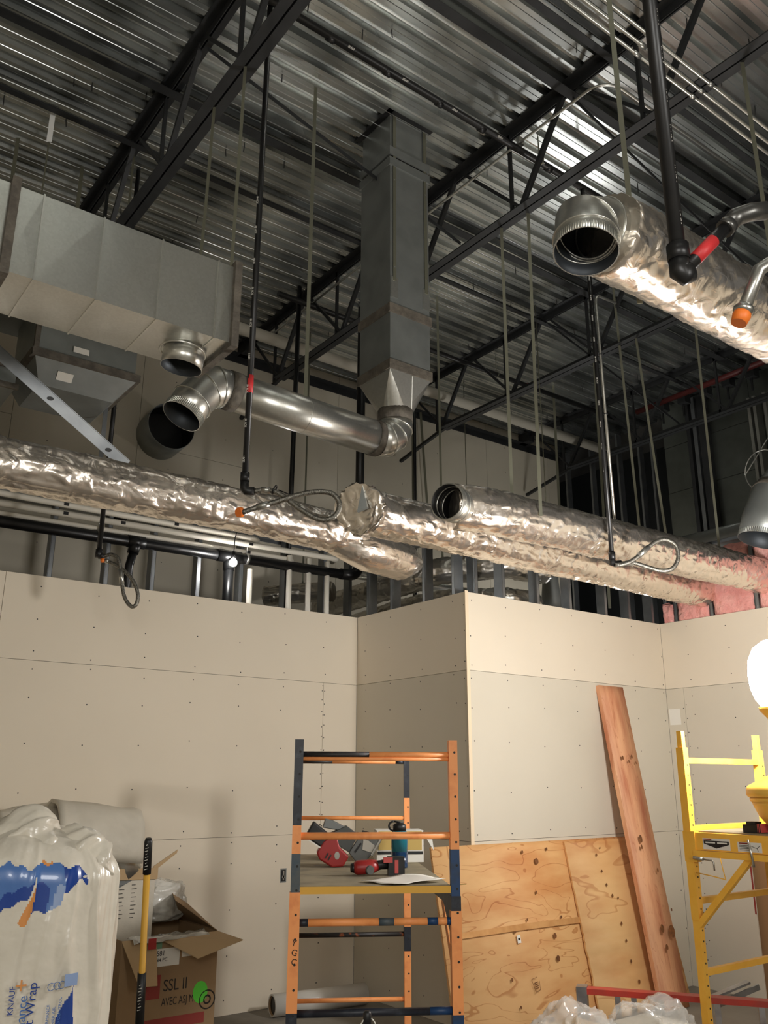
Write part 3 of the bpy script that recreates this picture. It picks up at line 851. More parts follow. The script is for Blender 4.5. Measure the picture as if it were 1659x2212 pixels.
# small conduits
t = thing('conduit', 'bent metal conduit following the middle joist and turning off to the side', 'conduit', (4.0, 4.0, 6.15))
part(t, 'tube', MB().tube([(3.985, 7.4, 6.15), (3.99, 4.753, 6.15), (3.995, 3.6, 6.15), (4.0, 3.2, 6.15)] + arc((4.17, 3.05, 6.15), (-1, 0, 0), (0, -1, 0), .17, 0.0, PI / 2, 8) + [(4.6, 2.878, 6.15), (9.0, 2.87, 6.15)], .011, 10), 'galv_round')
part(t, 'clamp', MB().box(3.98, 4.03, 3.66, 3.69, 6.14, 6.2), 'wire')
for k, (y, lab) in enumerate(((2.178, 'uppermost of three parallel conduits crossing the middle joist'), (2.243, 'middle one of three parallel conduits crossing the middle joist'), (2.301, 'lowest of three parallel conduits crossing the middle joist'))):
    t = thing('conduit', lab, 'conduit', (4.06, y, 5.585), group='parallel conduits')
    part(t, 'tube', MB().tube([(2.0, y, 5.585), (8.0, y, 5.585)], .010, 10), 'galv_round')
    part(t, 'coupling', MB().tube([(3.42 + .03 * k, y, 5.585), (3.48 + .03 * k, y, 5.585)], .014, 10), 'wire')
    part(t, 'connector', MB().tube([(4.02, y, 5.585), (4.06, y, 5.585)], .014, 10), 'wire')
t = thing('conduit', 'shiny vertical conduit with a bent top beside the long black drop', 'conduit', (5.2, 3.95, 3.2))
cx = V((4.98, 3.86, 0))
part(t, 'tube', MB().tube([cx + V((.02, .0, 3.25)), cx + V((0, 0, 5.25))] + [cx + V((.06 - .06 * math.cos(a), -.0, 5.25 + .08 * math.sin(a))) for a in (0.3, .6, .9, 1.2, 1.5)] + [cx + V((.25, .0, 5.34))], .011, 10), 'galv_round')
part(t, 'strap_tie', MB().ring(cx + V((0.005, 0, 4.8)), (0, 0, 1), .015, .003, 14).ring(cx + V((0.01, 0, 4.3)), (0, 0, 1), .015, .003, 14), 'black')

# ================================================================== DUCTS
# big rectangular duct on the left
t = thing('rectangular_duct', 'large rectangular galvanised duct with a sealed flange end', 'duct', (1.2, 3.9, 3.8))
def bulged(x0, x1, y0, y1, z0, z1, h=.0025):
    d = MB()
    d.box(x0, x1, y0 + h, y1 - h, z0 + h, z1 - h)
    # crossed faces: front (y0) and bottom (z0)
    b = d.pts([(x0, y0 + h, z0 + h), (x1, y0 + h, z0 + h), (x1, y0 + h, z1 - h), (x0, y0 + h, z1 - h), ((x0 + x1) / 2, y0, (z0 + z1) / 2)])
    for i in range(4): d.face((b + i, b + (i + 1) % 4, b + 4))
    b = d.pts([(x0, y0 + h, z0 + h), (x1, y0 + h, z0 + h), (x1, y1 - h, z0 + h), (x0, y1 - h, z0 + h), ((x0 + x1) / 2, (y0 + y1) / 2, z0)])
    for i in range(4): d.face((b + (i + 1) % 4, b + i, b + 4))
    return d
xs = [-1.2, -.6, 0.0, .65, .79, 1.075, 1.375, 1.685, 1.80]
for a, b in zip(xs[:-1], xs[1:]):
    part(t, 'duct_section', bulged(a, b, 3.70, 4.11, 3.80, 4.25), 'galv')
for x in xs[4:-1]:
    part(t, 'seam_rib', MB().box(x - .004, x + .004, 3.697, 4.113, 3.797, 4.253), 'galv_round')
for x in (.66, 1.79):
    d = MB()
    for (y0, y1, z0, z1) in ((3.675, 4.135, 3.775, 3.812), (3.675, 4.135, 4.24, 4.275), (3.675, 3.712, 3.812, 4.24), (4.10, 4.135, 3.812, 4.24)): d.box(x - .02, x + .02, y0, y1, z0, z1)
    part(t, 'flange', d, 'sealant', 'brown sealed flange')
part(t, 'corner_screw', MB().disc((1.745, 3.6995, 4.22), (0, -1, 0), .006, 8).disc((1.745, 3.6995, 3.84), (0, -1, 0), .006, 8), 'wire')
d = MB(); d.pipe([(1.625, 3.92, 3.81), (1.615, 3.93, 3.70)], .108, .002, 28); d.ring((1.618, 3.931, 3.79), (-.1, 0, -1), .118, .006)
part(t, 'tap_collar', d, ['galv_round', 'inside'], 'round tap collar under the duct')
# second rectangular duct, lower and behind it
t = thing('rectangular_duct', 'smaller rectangular duct with dark flanges behind the large one', 'duct', (1.0, 5.6, 4.5))
d = bulged(-1.0, 1.95, 5.35, 5.95, 4.62, 5.05)
part(t, 'duct_section', d, 'galv_dull')
part(t, 'plenum_box', bulged(1.20, 1.84, 5.25, 5.85, 4.22, 4.80), 'galv_dull')
for (x0, x1, y0, y1, z0, z1) in ((1.17, 1.87, 5.225, 5.25, 4.185, 4.235), (1.165, 1.20, 5.25, 5.87, 4.185, 4.235), (1.84, 1.87, 5.25, 5.87, 4.185, 4.235), (1.175, 1.205, 5.228, 5.255, 4.235, 4.80)):
    part(t, 'flange', MB().box(x0, x1, y0, y1, z0, z1), 'sealant', 'brown sealed flange')
d = MB(); b0 = d.pts([(1.19, 5.24, 4.19), (1.85, 5.24, 4.19), (1.85, 5.86, 4.19), (1.19, 5.86, 4.19), (1.26, 5.36, 4.05), (1.74, 5.36, 4.05), (1.74, 5.8, 4.05), (1.26, 5.8, 4.05)])
for q in ((0, 1, 5, 4), (1, 2, 6, 5), (2, 3, 7, 6), (3, 0, 4, 7), (4, 5, 6, 7)): d.face([b0 + i for i in q])
part(t, 'transition', d, 'galv_dull')
part(t, 'paper_tag', MB().obox((1.47, 5.2445, 4.30), (.05, 0, 0), (0, .001, 0), (0, 0, .02)), 'white', 'white paper tag')
part(t, 'paper_tag', MB().obox((1.40, 5.30, 4.115), (.05, 0, 0), (0, .02, -.022), (0, .0008, .0008)), 'white')
t = thing('rectangular_duct', 'bottom corner of a flanged duct at the left picture edge', 'duct', (.6, 5.4, 4.0))
part(t, 'duct_section', MB().box(-.8, 1.12, 5.35, 5.9, 3.97, 4.16), 'galv_dull')
part(t, 'flange', MB().box(-.8, 1.13, 5.33, 5.35, 4.10, 4.13), 'sealant')
part(t, 'flange', MB().box(-.8, 1.14, 5.33, 5.35, 3.965, 4.0), 'sealant')
# diagonal perforated brace
t = thing('steel_brace', 'diagonal perforated steel stud bracing past the duct at left', 'brace', (1.9, 5.6, 3.7))
pa, pb = V((.78, 5.15, 4.205)), V((1.80, 5.15, 3.555))
part(t, 'web', MB().bar(pa, pb, .07, .004, (.15, -.85, -.4)), 'stud')
part(t, 'flange', MB().bar(pa + V((.02, 0, .035)), pb + V((.02, 0, .035)), .004, .03, (.15, -.85, -.4)), 'stud')
dd = (pb - pa).normalized(); nn = V((.15, -.85, -.4)); nn = (nn - dd * nn.dot(dd)).normalized()
d = MB()
for u in (.12, .5, .88): d.disc(pa.lerp(pb, u) + nn * .0026, nn, .013, 12, 1.6); d.disc(pa.lerp(pb, u) - nn * .0026, -nn, .013, 12, 1.6)
part(t, 'punch_hole', d, 'black')
single('hanger_post', MB().box(1.765, 1.795, 5.6, 5.604, 3.6, 4.19), 'stud', 'short galvanised post beside the thin black drop', 'post')

# vertical duct from the roof
t = thing('vertical_duct', 'tall square galvanised duct dropping from the roof deck', 'duct', (3.36, 4.37, 4.0))
x0, x1, y0, y1 = 3.185, 3.535, 4.19, 4.545
part(t, 'roof_collar', MB().box(x0 + .005, x1 - .005, y0 + .005, y1 - .005, 6.0, 6.40), 'galv_dull')
d = MB()
for (a, b, c_, e) in ((x0 - .045, x1 + .02, y0 - .05, y0 - .002), (x0 - .045, x0 - .002, y0 - .05, y1 + .03)): d.box(a, b, c_, e, DECK - .002, DECK + .03)
part(t, 'cut_opening', d, 'black', 'dark ragged hole cut in the deck')
part(t, 'gap_seal', MB().box(x0 + .004, x1 - .004, y0 + .004, y1 - .004, 5.955, 6.01), 'black')
for z0, z1 in ((5.60, 5.955), (5.18, 5.60), (4.735, 5.18), (4.31, 4.735)):
    d = MB(); h = .005
    d.box(x0, x1, y0, y1, z0 + .001, z1 - .001)
    for (q, e) in (((x0, y0), 'y'), ((x0, y0), 'x')):
        if e == 'y': P4 = [(x0, y0, z0), (x1, y0, z0), (x1, y0, z1), (x0, y0, z1)]; c_ = ((x0 + x1) / 2, y0 - h, (z0 + z1) / 2)
        else: P4 = [(x0, y1, z0), (x0, y0, z0), (x0, y0, z1), (x0, y1, z1)]; c_ = (x0 - h, (y0 + y1) / 2, (z0 + z1) / 2)
        b = d.pts(P4 + [c_])
        for i in range(4): d.face((b + i, b + (i + 1) % 4, b + 4))
    part(t, 'duct_section', d, 'galv_dull')
for z, m in ((6.02, 'galv_dull'), (5.93, 'galv_dull'), (4.735, 'sealant'), (4.31, 'sealant')):
    d = MB(); e = .012; hh = .034
    d.box(x0 - e, x1 + e, y0 - e, y0 + .002, z - hh, z + hh); d.box(x0 - e, x1 + e, y1 - .002, y1 + e, z - hh, z + hh)
    d.box(x0 - e, x0 + .002, y0 + .002, y1 - .002, z - hh, z + hh); d.box(x1 - .002, x1 + e, y0 + .002, y1 - .002, z - hh, z + hh)
    part(t, 'flange', d, m)
for (xx) in (x0 + .035, x1 - .03):
    ss_ = part(t, 'side_strap', MB().box(xx - .013, xx + .013, y0 - .0085, y0 - .006, 4.95, 6.34), 'strap')
    part(ss_, 'strap_screw', MB().disc((xx, y0 - .009, 5.06), (0, -1, 0), .006, 8).disc((xx, y0 - .009, 5.78), (0, -1, 0), .005, 8), 'wire')
    part(t, 'patch_plate', MB().box(xx - .03, xx + .03, y0 - .006, y0 - .004, 4.82, 4.98), 'galv')
cxr, cyr, rr = (x0 + x1) / 2 + .005, (y0 + y1) / 2, .118
# square-to-round transition
d = MB(); n = 32; zt, zb = 4.276, 4.055
sq = []
for j in range(n):
    th = 2 * PI * (j + .5) / n; cx_, cy_ = math.cos(th), math.sin(th); k = max(abs(cx_), abs(cy_))
    sq.append(((x1 - x0) / 2 * cx_ / k, (y1 - y0) / 2 * cy_ / k))
corn = [((x1 - x0) / 2 * a, (y1 - y0) / 2 * b_) for a, b_ in ((1, 1), (-1, 1), (-1, -1), (1, -1))]
bt = d.pts([(cxr - .005 + a, cyr + b_, zt) for a, b_ in corn])
bb = d.pts([(cxr + rr * math.cos(2 * PI * j / n + PI / n), cyr + rr * math.sin(2 * PI * j / n + PI / n), zb) for j in range(n)])
q = n // 4
for c_ in range(4):
    for j in range(q):          # conical corner fans
        a_ = (c_ * q + j) % n; b_ = (a_ + 1) % n
        if j < q - 1 or True:
            d.face((bt + c_, bb + a_, bb + b_), True) if j < q - 1 else None
    d.face((bt + c_, bb + (c_ * q + q - 1) % n, bb + ((c_ + 1) * q) % n, bt + (c_ + 1) % 4))
part(t, 'transition', d, 'galv_round')
part(t, 'paper_tag', MB().obox((3.213, 4.40, 4.205), (.012, 0, -.03), (0, .028, 0), (.002, 0, .001)), 'white', 'white paper tag')
part(t, 'transition_seam', MB().bar((cxr + .01, y0 - .001, 4.27), (cxr + .05, cyr - rr - .0, 4.06), .004, .004), 'galv')
part(t, 'collar', MB().tube([(cxr, cyr, 4.07), (cxr, cyr, 3.985)], rr + .005, 28), 'sealant', 'brown sealed collar')

# round duct run with its two elbows
t = thing('round_duct', 'bare shiny round duct with segmented elbows at both ends', 'duct', (2.6, 4.37, 3.7))
zc = 3.83
el = [(cxr, cyr, 3.985), (cxr, cyr, 3.945), (cxr - .03, cyr, 3.89), (cxr - .085, cyr, zc + .015), (cxr - .16, cyr, zc)]
el_ = part(t, 'elbow', MB().pipe(el, rr, .002, 32), ['galv_round', 'inside'])
d = MB()
for i in (1, 2, 3):
    a, b_ = V(el[i - 1]), V(el[i + 1]); d.ring(el[i], b_ - a, rr * 1.02, .004, 32)
part(el_, 'elbow_seam', d, 'galv_round')
part(t, 'sealed_joint', MB().tube([(cxr - .15, cyr, zc), (cxr - .20, cyr, zc)], rr + .004, 28), 'sealant', 'brown sealed joint')
p0, p1 = V((cxr - .16, cyr, zc)), V((2.10, cyr, 3.872))
part(t, 'straight_pipe', MB().tube([p0, p1], rr, 40), 'galv_round')
pm = p0.lerp(p1, .52)
part(t, 'pipe_joint', MB().ring(pm, p1 - p0, rr, .0025, 36), 'galv_round')
part(t, 'sealed_joint', MB().tube([(2.155, cyr, 3.87), (2.085, cyr, 3.874)], rr + .004, 28), 'sealant', 'brown sealed joint')
el = [(2.10, cyr, 3.872), (2.03, cyr, 3.873), (1.955, cyr, 3.835), (1.878, cyr, 3.735), (1.82, cyr, 3.63)]
el_ = part(t, 'elbow', MB().pipe(el, rr, .002, 32), ['galv_round', 'inside'])
d = MB()
for i in (1, 2, 3):
    a, b_ = V(el[i - 1]), V(el[i + 1]); d.ring(el[i], b_ - a, rr * 1.03, .005, 32)
part(el_, 'elbow_seam', d, 'galv_round')
d = MB(); e0, e1 = V(el[-2]).lerp(V(el[-1]), .62), V(el[-1])
ax = (e1 - e0).normalized(); A = ax.cross(V((0, 1, 0))).normalized(); B = ax.cross(A)
for j in range(72):
    th = 2 * PI * j / 72; o_ = (A * math.cos(th) + B * math.sin(th)) * (rr + .001)
    d.bar(e0 + o_, e1 + o_, .005, .003, o_)
part(el_, 'crimp', d, 'galv', kind='stuff')

# stub coming out of the far wall
d = MB(); d.pipe([(3.14, 8.12, 5.02), (3.13, 7.74, 5.03)], .245, .004, 36)
d.m = 1; d.disc((3.14, 8.04, 5.02), (0, -1, 0), .242, 32)  # black disc and lining stand for the stub's unlit depth
single('duct_stub', d, ['galv_dull', 'black'], 'short open duct stub with its unlit mouth painted black on the far wall', 'duct')

# foil wrapped ducts
def foil_duct(name, lab, path, r, seed, amp=1.0, parts=None, m='foil', cat='foil duct'):
    base = V(path[len(path) // 2])
    t = thing(name, lab, cat, (base.x, base.y, base.z - r))
    pts = []
    for a, b_ in zip(path[:-1], path[1:]):
        a, b_ = V(a), V(b_); n_ = max(1, int((b_ - a).length / .022))
        for k in range(n_): pts.append(a.lerp(b_, k / n_))
    pts.append(V(path[-1]))
    sd = V((seed * 3.1, seed * 7.7, seed * 1.3))
    def fn(i, th, p):
        c_ = V((math.cos(th), math.sin(th), 0)) * 1.2
        L = i * .022
        q1 = V((L * 2.2, c_.x * .9, c_.y * .9)) + sd
        f = .055 * noise.noise(q1)
        q2 = V((L * 7 + 2.5 * noise.noise(q1 * 2.5), c_.x * 1.8, c_.y * 1.8)) + sd
        f += .075 * max(0, 1 - 3.0 * abs(noise.noise(q2)))
        q3 = V((L * 20, c_.x * 3 + L * 6, c_.y * 4)) + sd
        f += .042 * max(0, 1 - 3.5 * abs(noise.noise(q3)))
        return f * amp
    part(t, 'foil_wrap', MB().tube(pts, r, 56, True, fn, mitre=False), m)
    return t
# long duct at the left
t = foil_duct('foil_duct', 'long foil-wrapped duct coming in from the left picture edge', [(-1.0, 4.86, 3.31), (.9, 4.86, 3.31), (2.6, 4.86, 3.31), (3.35, 4.87, 3.29), (3.62, 4.9, 3.25), (3.85, 4.98, 3.23)], .135, 1.0)
part(t, 'foil_skirt', MB().tube([(3.2, 4.88, 3.25), (3.5, 4.88, 3.22), (3.85, 4.94, 3.20), (4.05, 5.05, 3.23)], [.10, .14, .13, .08], 36, True, lambda i, th, p: .16 * (1 - 2 * abs(noise.noise(V((th * 3, i * 2.0, 4)))))), 'foil')
# capped duct
t = foil_duct('foil_duct', 'foil-wrapped duct with a crumpled capped end running to the pink insulation', [(3.12, 4.40, 3.315), (3.4, 4.40, 3.312), (5.0, 4.42, 3.30), (6.95, 4.46, 3.29)], .142, 2.0)
d = MB(); d.tube([(3.06, 4.36, 3.31), (3.075, 4.37, 3.315), (3.10, 4.385, 3.315), (3.18, 4.395, 3.315)], [.135, .152, .15, .148], 48, True, lambda i, th, p: (.26, .2, .12, .06)[i] * (1 - 2 * abs(noise.noise(V((math.cos(th) * 3, math.sin(th) * 3, i * .5))))))
part(t, 'end_cap', d, 'foil', 'crumpled foil over the capped end')
d = MB(); d.prism([(0, .09), (.05, -.06), (-.05, -.09)], (3.045, 4.30, 3.36), (0.5, -.4, 0), (0, 0, 1), (.02, .012, 0))
part(t, 'torn_flap', d, 'galv_dull')
# open ended duct
t = foil_duct('foil_duct', 'foil-wrapped duct whose unlit open mouth is painted black inside, above the corner', [(3.48, 3.93, 3.29), (3.60, 3.88, 3.29), (3.74, 3.855, 3.29), (5.2, 3.85, 3.30), (6.95, 3.86, 3.31)], .140, 3.0)
mo, mi = V((3.30, 3.80, 3.275)), V((3.56, 3.89, 3.285))
ax = (mi - mo).normalized()
mo = V((3.34, 3.82, 3.275))
d = MB(); d.pipe([mo, mo + ax * .10, mo + ax * .24], .112, .003, 36); d.m = 1; d.disc(mo + ax * .23, -ax, .108, 28)  # lining and disc coloured black for the shade inside the mouth
el_ = part(t, 'duct_mouth', d, ['galv_round', 'black'], 'round steel mouth')
d = MB()
for u in (.004, .05, .1): d.ring(mo + ax * u, ax, .112, .0035, 36)
for u in (.06, .13): d.ring(mo + ax * u, ax, .107, .0035, 36)
part(el_, 'mouth_bead', d, 'galv_round')
# big one at the top right
t = foil_duct('foil_duct', 'big shiny foil-wrapped duct with a wide open mouth near the thick black drop', [(2.47, 1.84, 3.71), (2.58, 1.84, 3.71), (2.75, 1.84, 3.71), (4.0, 1.84, 3.72), (6.9, 1.84, 3.73)], .158, 4.0, .8)
mo = V((2.315, 1.822, 3.555)); b1 = V((2.345, 1.834, 3.675)); b2 = V((2.43, 1.84, 3.712)); b3 = V((2.62, 1.84, 3.712))
mpath = [mo, mo.lerp(b1, .5), b1, b2, b3]
d = MB(); d.pipe(mpath, .122, .003, 44)
el_ = part(t, 'duct_mouth', d, ['galv_round', 'inside'], 'round steel elbow mouth')
d = MB()
for i, p in enumerate(mpath[:4]):
    a_ = (mpath[i + 1] - mpath[max(i - 1, 0)])
    if i in (1, 2, 3): d.ring(p, a_, .125, .0045, 40); d.ring(p, a_, .1155, .004, 40)
part(el_, 'mouth_bead', d, 'galv_round')
d = MB(); a_ = (mpath[1] - mo).normalized(); A = a_.cross(V((0, 0, 1))).normalized(); B = a_.cross(A)
for j in range(80):
    th = 2 * PI * j / 80; o_ = (A * math.cos(th) + B * math.sin(th)) * .1225
    d.bar(mo + o_, mo + a_ * .035 + o_, .005, .003, o_)
part(el_, 'crimp', d, 'galv', kind='stuff')
part(t, 'mouth_shade', MB().disc(b3 - (b3 - b2).normalized() * .01, b2 - b3, .118, 32), 'black')  # black disc added for the shade deep in the elbow
# foil ducts in the room behind the corner
foil_duct('foil_duct', 'upper foil duct seen between the studs behind the outer corner', [(4.86, 7.6, 3.36), (4.82, 6.4, 3.37), (4.82, 5.6, 3.38), (5.2, 5.24, 3.42), (5.7, 5.22, 3.44)], .11, 5.0, 1.2, m='foil_dull')
_fl = foil_duct('foil_duct', 'lower foil duct seen between the studs behind the outer corner', [(5.12, 7.6, 3.14), (5.08, 6.3, 3.18), (5.10, 5.7, 3.15), (5.4, 5.4, 3.14), (5.7, 5.36, 3.14)], .12, 6.0, 1.2, m='foil_dull')
_fd = foil_duct('foil_duct', 'short crumpled foil duct deep behind the black pipe elbow', [(4.2, 7.6, 3.40), (4.45, 7.3, 3.42), (4.6, 7.0, 3.40)], .09, 7.0, 1.6, m='foil_dull')

part(_fl, 'hanger', MB().box(5.06, 5.08, 6.3, 6.302, 3.2, 6.33), 'strap')
part(_fd, 'hanger', MB().box(4.44, 4.46, 7.3, 7.302, 3.45, 6.33), 'strap')
# grey round duct at the right edge and its neighbour
t = thing('round_duct', 'grey round duct with an open mouth over the pink insulation at the right edge', 'duct', (6.5, 3.55, 3.5))
mpath = [V((6.30, 3.47, 3.44)), V((6.34, 3.44, 3.60)), V((6.43, 3.40, 3.79)), V((6.58, 3.34, 3.95)), V((6.90, 3.22, 4.03)), V((7.34, 3.20, 3.95))]
el_ = part(t, 'elbow', MB().pipe(mpath, .185, .003, 40), ['galv_dull', 'inside'])
part(t, 'sealed_joint', MB().tube([mpath[2].lerp(mpath[3], -.12), mpath[2].lerp(mpath[3], .2)], .189, 36), 'sealant')
d = MB(); d.ring(mpath[3], mpath[4] - mpath[2], .188, .005, 36); part(el_, 'elbow_seam', d, 'galv_round')
d = MB(); a_ = (mpath[1] - mpath[0]).normalized(); A = a_.cross(V((0, 0, 1))).normalized(); B = a_.cross(A)
for j in range(80):
    th = 2 * PI * j / 80; o_ = (A * math.cos(th) + B * math.sin(th)) * .1855
    d.bar(mpath[0] + o_, mpath[0] + a_ * .04 + o_, .006, .003, o_)
part(el_, 'crimp', d, 'galv', kind='stuff')
part(t, 'inner_shade', MB().disc(mpath[3], mpath[2] - mpath[3], .18, 32), 'mesh_dark')  # dark disc closes the elbow, imitating its unlit interior
single('round_duct', MB().tube([(7.40, 3.42, 3.86), (7.40, 5.6, 3.86)], .11, 28), 'galv_dull', 'dim round duct lying beyond the pink insulation', 'duct')

# pink insulation batts in the right wall
def batt(lab, y0, y1, z0, z1, sd, bulge=.06):
    ny, nz = 14, 18
    g = []
    for i in range(ny + 1):
        row = []
        for k in range(nz + 1):
            u, v_ = i / ny, k / nz
            y = y0 + (y1 - y0) * u
            zt_ = z1 + .05 * noise.noise(V((y * 6, sd, 0)))
            z = z0 + (zt_ - z0) * v_
            e = min(1, 6 * min(u, 1 - u)) * min(1, 5 * (1 - v_) + .3)
            x = XC + .045 - bulge * (.35 + .65 * e) * (.6 + .5 * noise.noise(V((y * 5, z * 5, sd)))) - .012 * noise.noise(V((y * 22, z * 22, sd)))
            row.append((x, y, z))
        g.append(row)
    d = MB(); d.sheet(g, -.07)
    return single('insulation_batt', d, 'pink', lab, 'insulation', 'pink batts in the right wall')
batt('narrow scrap of pink insulation in the inner corner above the front wall', 4.79, 4.90, 3.047, 3.22, 1)
batt('pink insulation batt behind the capped foil duct end', 4.42, 4.745, 3.047, 3.52, 2)
batt('pink insulation batt behind the open-ended foil duct end', 3.98, 4.375, 3.047, 3.66, 3, .08)
batt('pink insulation batt under the grey round duct mouth', 3.57, 3.935, 3.047, 3.66, 4)
batt('pink insulation batt at the picture edge under the grey duct', 3.0, 3.53, 3.047, 3.6, 5)
for (p, lab, r) in (((6.80, 4.44, 3.24), 'white foil tape scrap on the capped duct end', .03), ((6.80, 4.02, 3.30), 'white foil tape scrap on the open-ended duct end', .04)):
    d = MB(); d.obox(p, (.03, -.01, .01), (-.002, r * .8, 0), (-.002, 0, .02)); single('foil_tape', d, 'foil', lab, 'tape', 'foil tape scraps')

# ================================================================== PLUMBING OVER THE LEFT WALL
YP = 6.55
t = thing('drain_pipe', 'thick black plastic drain pipe over the left wall, bending up at its end', 'pipe', (3.0, YP, 3.4))
a_ = [(-.5, YP, 3.425), (4.48, YP, 3.47)]
part(t, 'pipe', MB().tube([(-.5, YP, 3.425), (4.44, YP, 3.47)], .044, 18), 'abs')
part(t, 'elbow', MB().tube([(4.40, YP, 3.47)] + arc((4.50, YP, 3.58), (0, 0, -1), (1, 0, 0), .105, 0, PI / 2, 8) + [(4.605, YP, 3.66)], .051, 18), 'abs')
part(t, 'vent_stack', MB().tube([(4.605, YP, 3.62), (4.615, YP, 6.33)], .043, 18), 'abs')
part(t, 'tee', MB().tube([(3.14, YP, 3.459), (3.36, YP, 3.461)], .052, 18).tube([(3.255, YP, 3.46), (3.255, YP, 3.34)], .05, 16), 'abs')
part(t, 'tee', MB().tube([(2.36, YP, 3.452), (2.50, YP, 3.453)], .05, 18).tube([(2.43, YP, 3.45), (2.41, YP, 3.36)], .045, 16), 'abs')
part(t, 'branch', MB().tube([(3.255, YP, 3.36), (3.255, YP, 2.7)], .043, 16), 'abs')
part(t, 'branch', MB().tube([(2.42, YP, 3.40), (2.39, YP, 3.25), (2.385, YP, 2.7)], .033, 16), 'abs')
for x in (2.12, 3.42):
    part(t, 'pipe_clamp', MB().tube([(x - .012, YP, 3.44 + .009 * (x - 1)), (x + .012, YP, 3.44 + .009 * (x - 1))], .049, 16).tube([(x, YP, 3.49), (x, YP, 3.74)], .004, 6), 'fitting')
def wpipe(lab, z0, z1, xe, y, r, endpath, tees):
    t = thing('water_pipe', lab, 'pipe', (xe, y, z1), group='white water pipes over the left wall')
    zf = lambda x: z0 + (z1 - z0) * (x - 1.38) / (xe - 1.38)
    part(t, 'pipe', MB().tube([(-.5, y, zf(-.5)), (xe, y, zf(xe))] + endpath, r, 14), 'pvc')
    for x in tees:
        part(t, 'clamp', MB().box(x - .018, x + .018, y - r - .004, y + r, zf(x) - .012, zf(x) + .012), 'black')
    return t
wpipe('highest white water pipe, ending in a bend just past the bulb', 3.655, 3.652, 3.48, YP, .025, [(3.52, YP + .02, 3.652), (3.53, YP + .12, 3.652)], (1.85, 2.75))
t = wpipe('middle white water pipe, reaching farthest toward the outer corner', 3.575, 3.600, 4.28, YP - .01, .025, [(4.34, YP + .0, 3.60), (4.37, YP + .1, 3.60)], (1.85, 2.3, 3.44))
t = wpipe('lowest white water pipe, partly hidden by the black drain pipe', 3.512, 3.535, 3.86, YP + .03, .022, [(3.9, YP + .06, 3.535), (3.91, YP + .15, 3.535)], (3.44,))
for (x, lab) in ((3.46, 'white riser pipe beside the bulb'), (3.85, 'white riser pipe under the drain pipe, second from the bulb'), (4.05, 'white riser pipe under the drain pipe, third from the bulb'), (4.25, 'white riser pipe closest to the outer corner')):
    single('water_riser', MB().tube([(x, YP + .0, 2.7), (x, YP + .0, 3.38 if x < 3.6 else 3.56)], .0245, 14), 'pvc', lab, 'pipe', 'white risers in the left wall')
t = thing('flue_duct', 'slim shiny round duct lying above the white water pipes', 'duct', (2.0, 6.78, 3.72))
part(t, 'pipe', MB().tube([(-.5, 6.80, 3.735), (3.3, 6.80, 3.745)], .055, 24), 'galv_round')
part(t, 'band', MB().tube([(2.30, 6.80, 3.743), (2.42, 6.80, 3.743)], .058, 24), 'black')
single('vent_riser', MB().tube([(3.86, 6.6, 2.8), (3.885, 6.6, 6.33)], .023, 12), 'abs', 'slim black riser pipe rising behind the bare round duct', 'pipe')
single('vent_riser', MB().tube([(5.33, 6.6, 3.1), (5.34, 6.6, 6.33)], .021, 12), 'abs', 'slim black riser pipe rising right of the round duct elbow', 'pipe')
t = thing('round_duct', 'dim round duct glimpsed behind the outer corner studs', 'duct', (6.6, 7.3, 3.66))
part(t, 'pipe', MB().tube([(5.0, 7.3, 3.7), (8.4, 7.3, 3.72)], .05, 16), 'galv_round')
part(t, 'hanger', MB().tube([(6.7, 7.3, 3.76), (6.7, 7.3, 6.33)], .005, 6), 'strap')
t = thing('temporary_bulb', 'small glaring bulb hanging by the black drain pipe tee', 'bulb', (3.245, 6.40, 3.4))
part(t, 'glass', MB().lathe([(.002, -.033), (.02, -.027), (.032, -.008), (.032, .008), (.022, .026), (.014, .036)], (3.225, 6.41, 3.375), 20), 'bulb', 'glowing glass')
part(t, 'socket', MB().tube([(3.225, 6.41, 3.41), (3.225, 6.41, 3.47)], .016, 12), 'black')
part(t, 'cord', MB().tube([(3.225, 6.41, 3.47), (3.24, 6.43, 3.6), (3.3, 6.5, 3.72)], .004, 6), 'black')
d = MB(); d.tube([(1.2, 7.15, 6.0), (9.2, 7.15, 6.0)], .062, 20)
single('insulated_pipe', d, 'pvc_far', 'long white covered pipe under the deck along the far wall', 'pipe')
# things glimpsed between the front studs
t = thing('duct_fitting', 'dull cone fitting with a blue label glimpsed between the front wall studs', 'duct', (5.98, 5.4, 3.0))
part(t, 'cone', MB().lathe([(.10, -.12), (.10, 0), (.075, .25), (.075, .4)], (6.0, 5.42, 3.16), 24), 'galv_dull')
part(t, 'hanger', MB().tube([(6.0, 5.42, 3.5), (6.0, 5.42, 6.33)], .005, 6), 'strap')
part(t, 'label_plate', MB().box(5.95, 6.05, 5.315, 5.318, 3.06, 3.14), 'blue_label', 'blue label')
part(t, 'label_mark', MB().box(5.962, 5.975, 5.312, 5.314, 3.07, 3.12).box(5.985, 5.998, 5.312, 5.314, 3.10, 3.125), 'white')
single('cable_loop', MB().tube([V((9.1, 4.9 + .22 * math.cos(a), 5.05 + .24 * math.sin(a))) for a in [k * PI / 12 for k in range(25)]] + [V((9.1, 4.7, 5.5))], .008, 8), 'wire', 'coil of wire hanging on the metal clad wall', 'cable')
single('cable_loop', MB().tube([V((9.0, 6.45 + .14 * math.cos(a), 4.15 + .28 * math.sin(a))) for a in [k * PI / 10 for k in range(11)]] + [V((9.0, 6.31, 3.6))], .014, 8), 'black', 'black cable arching by the far steel studs', 'cable')

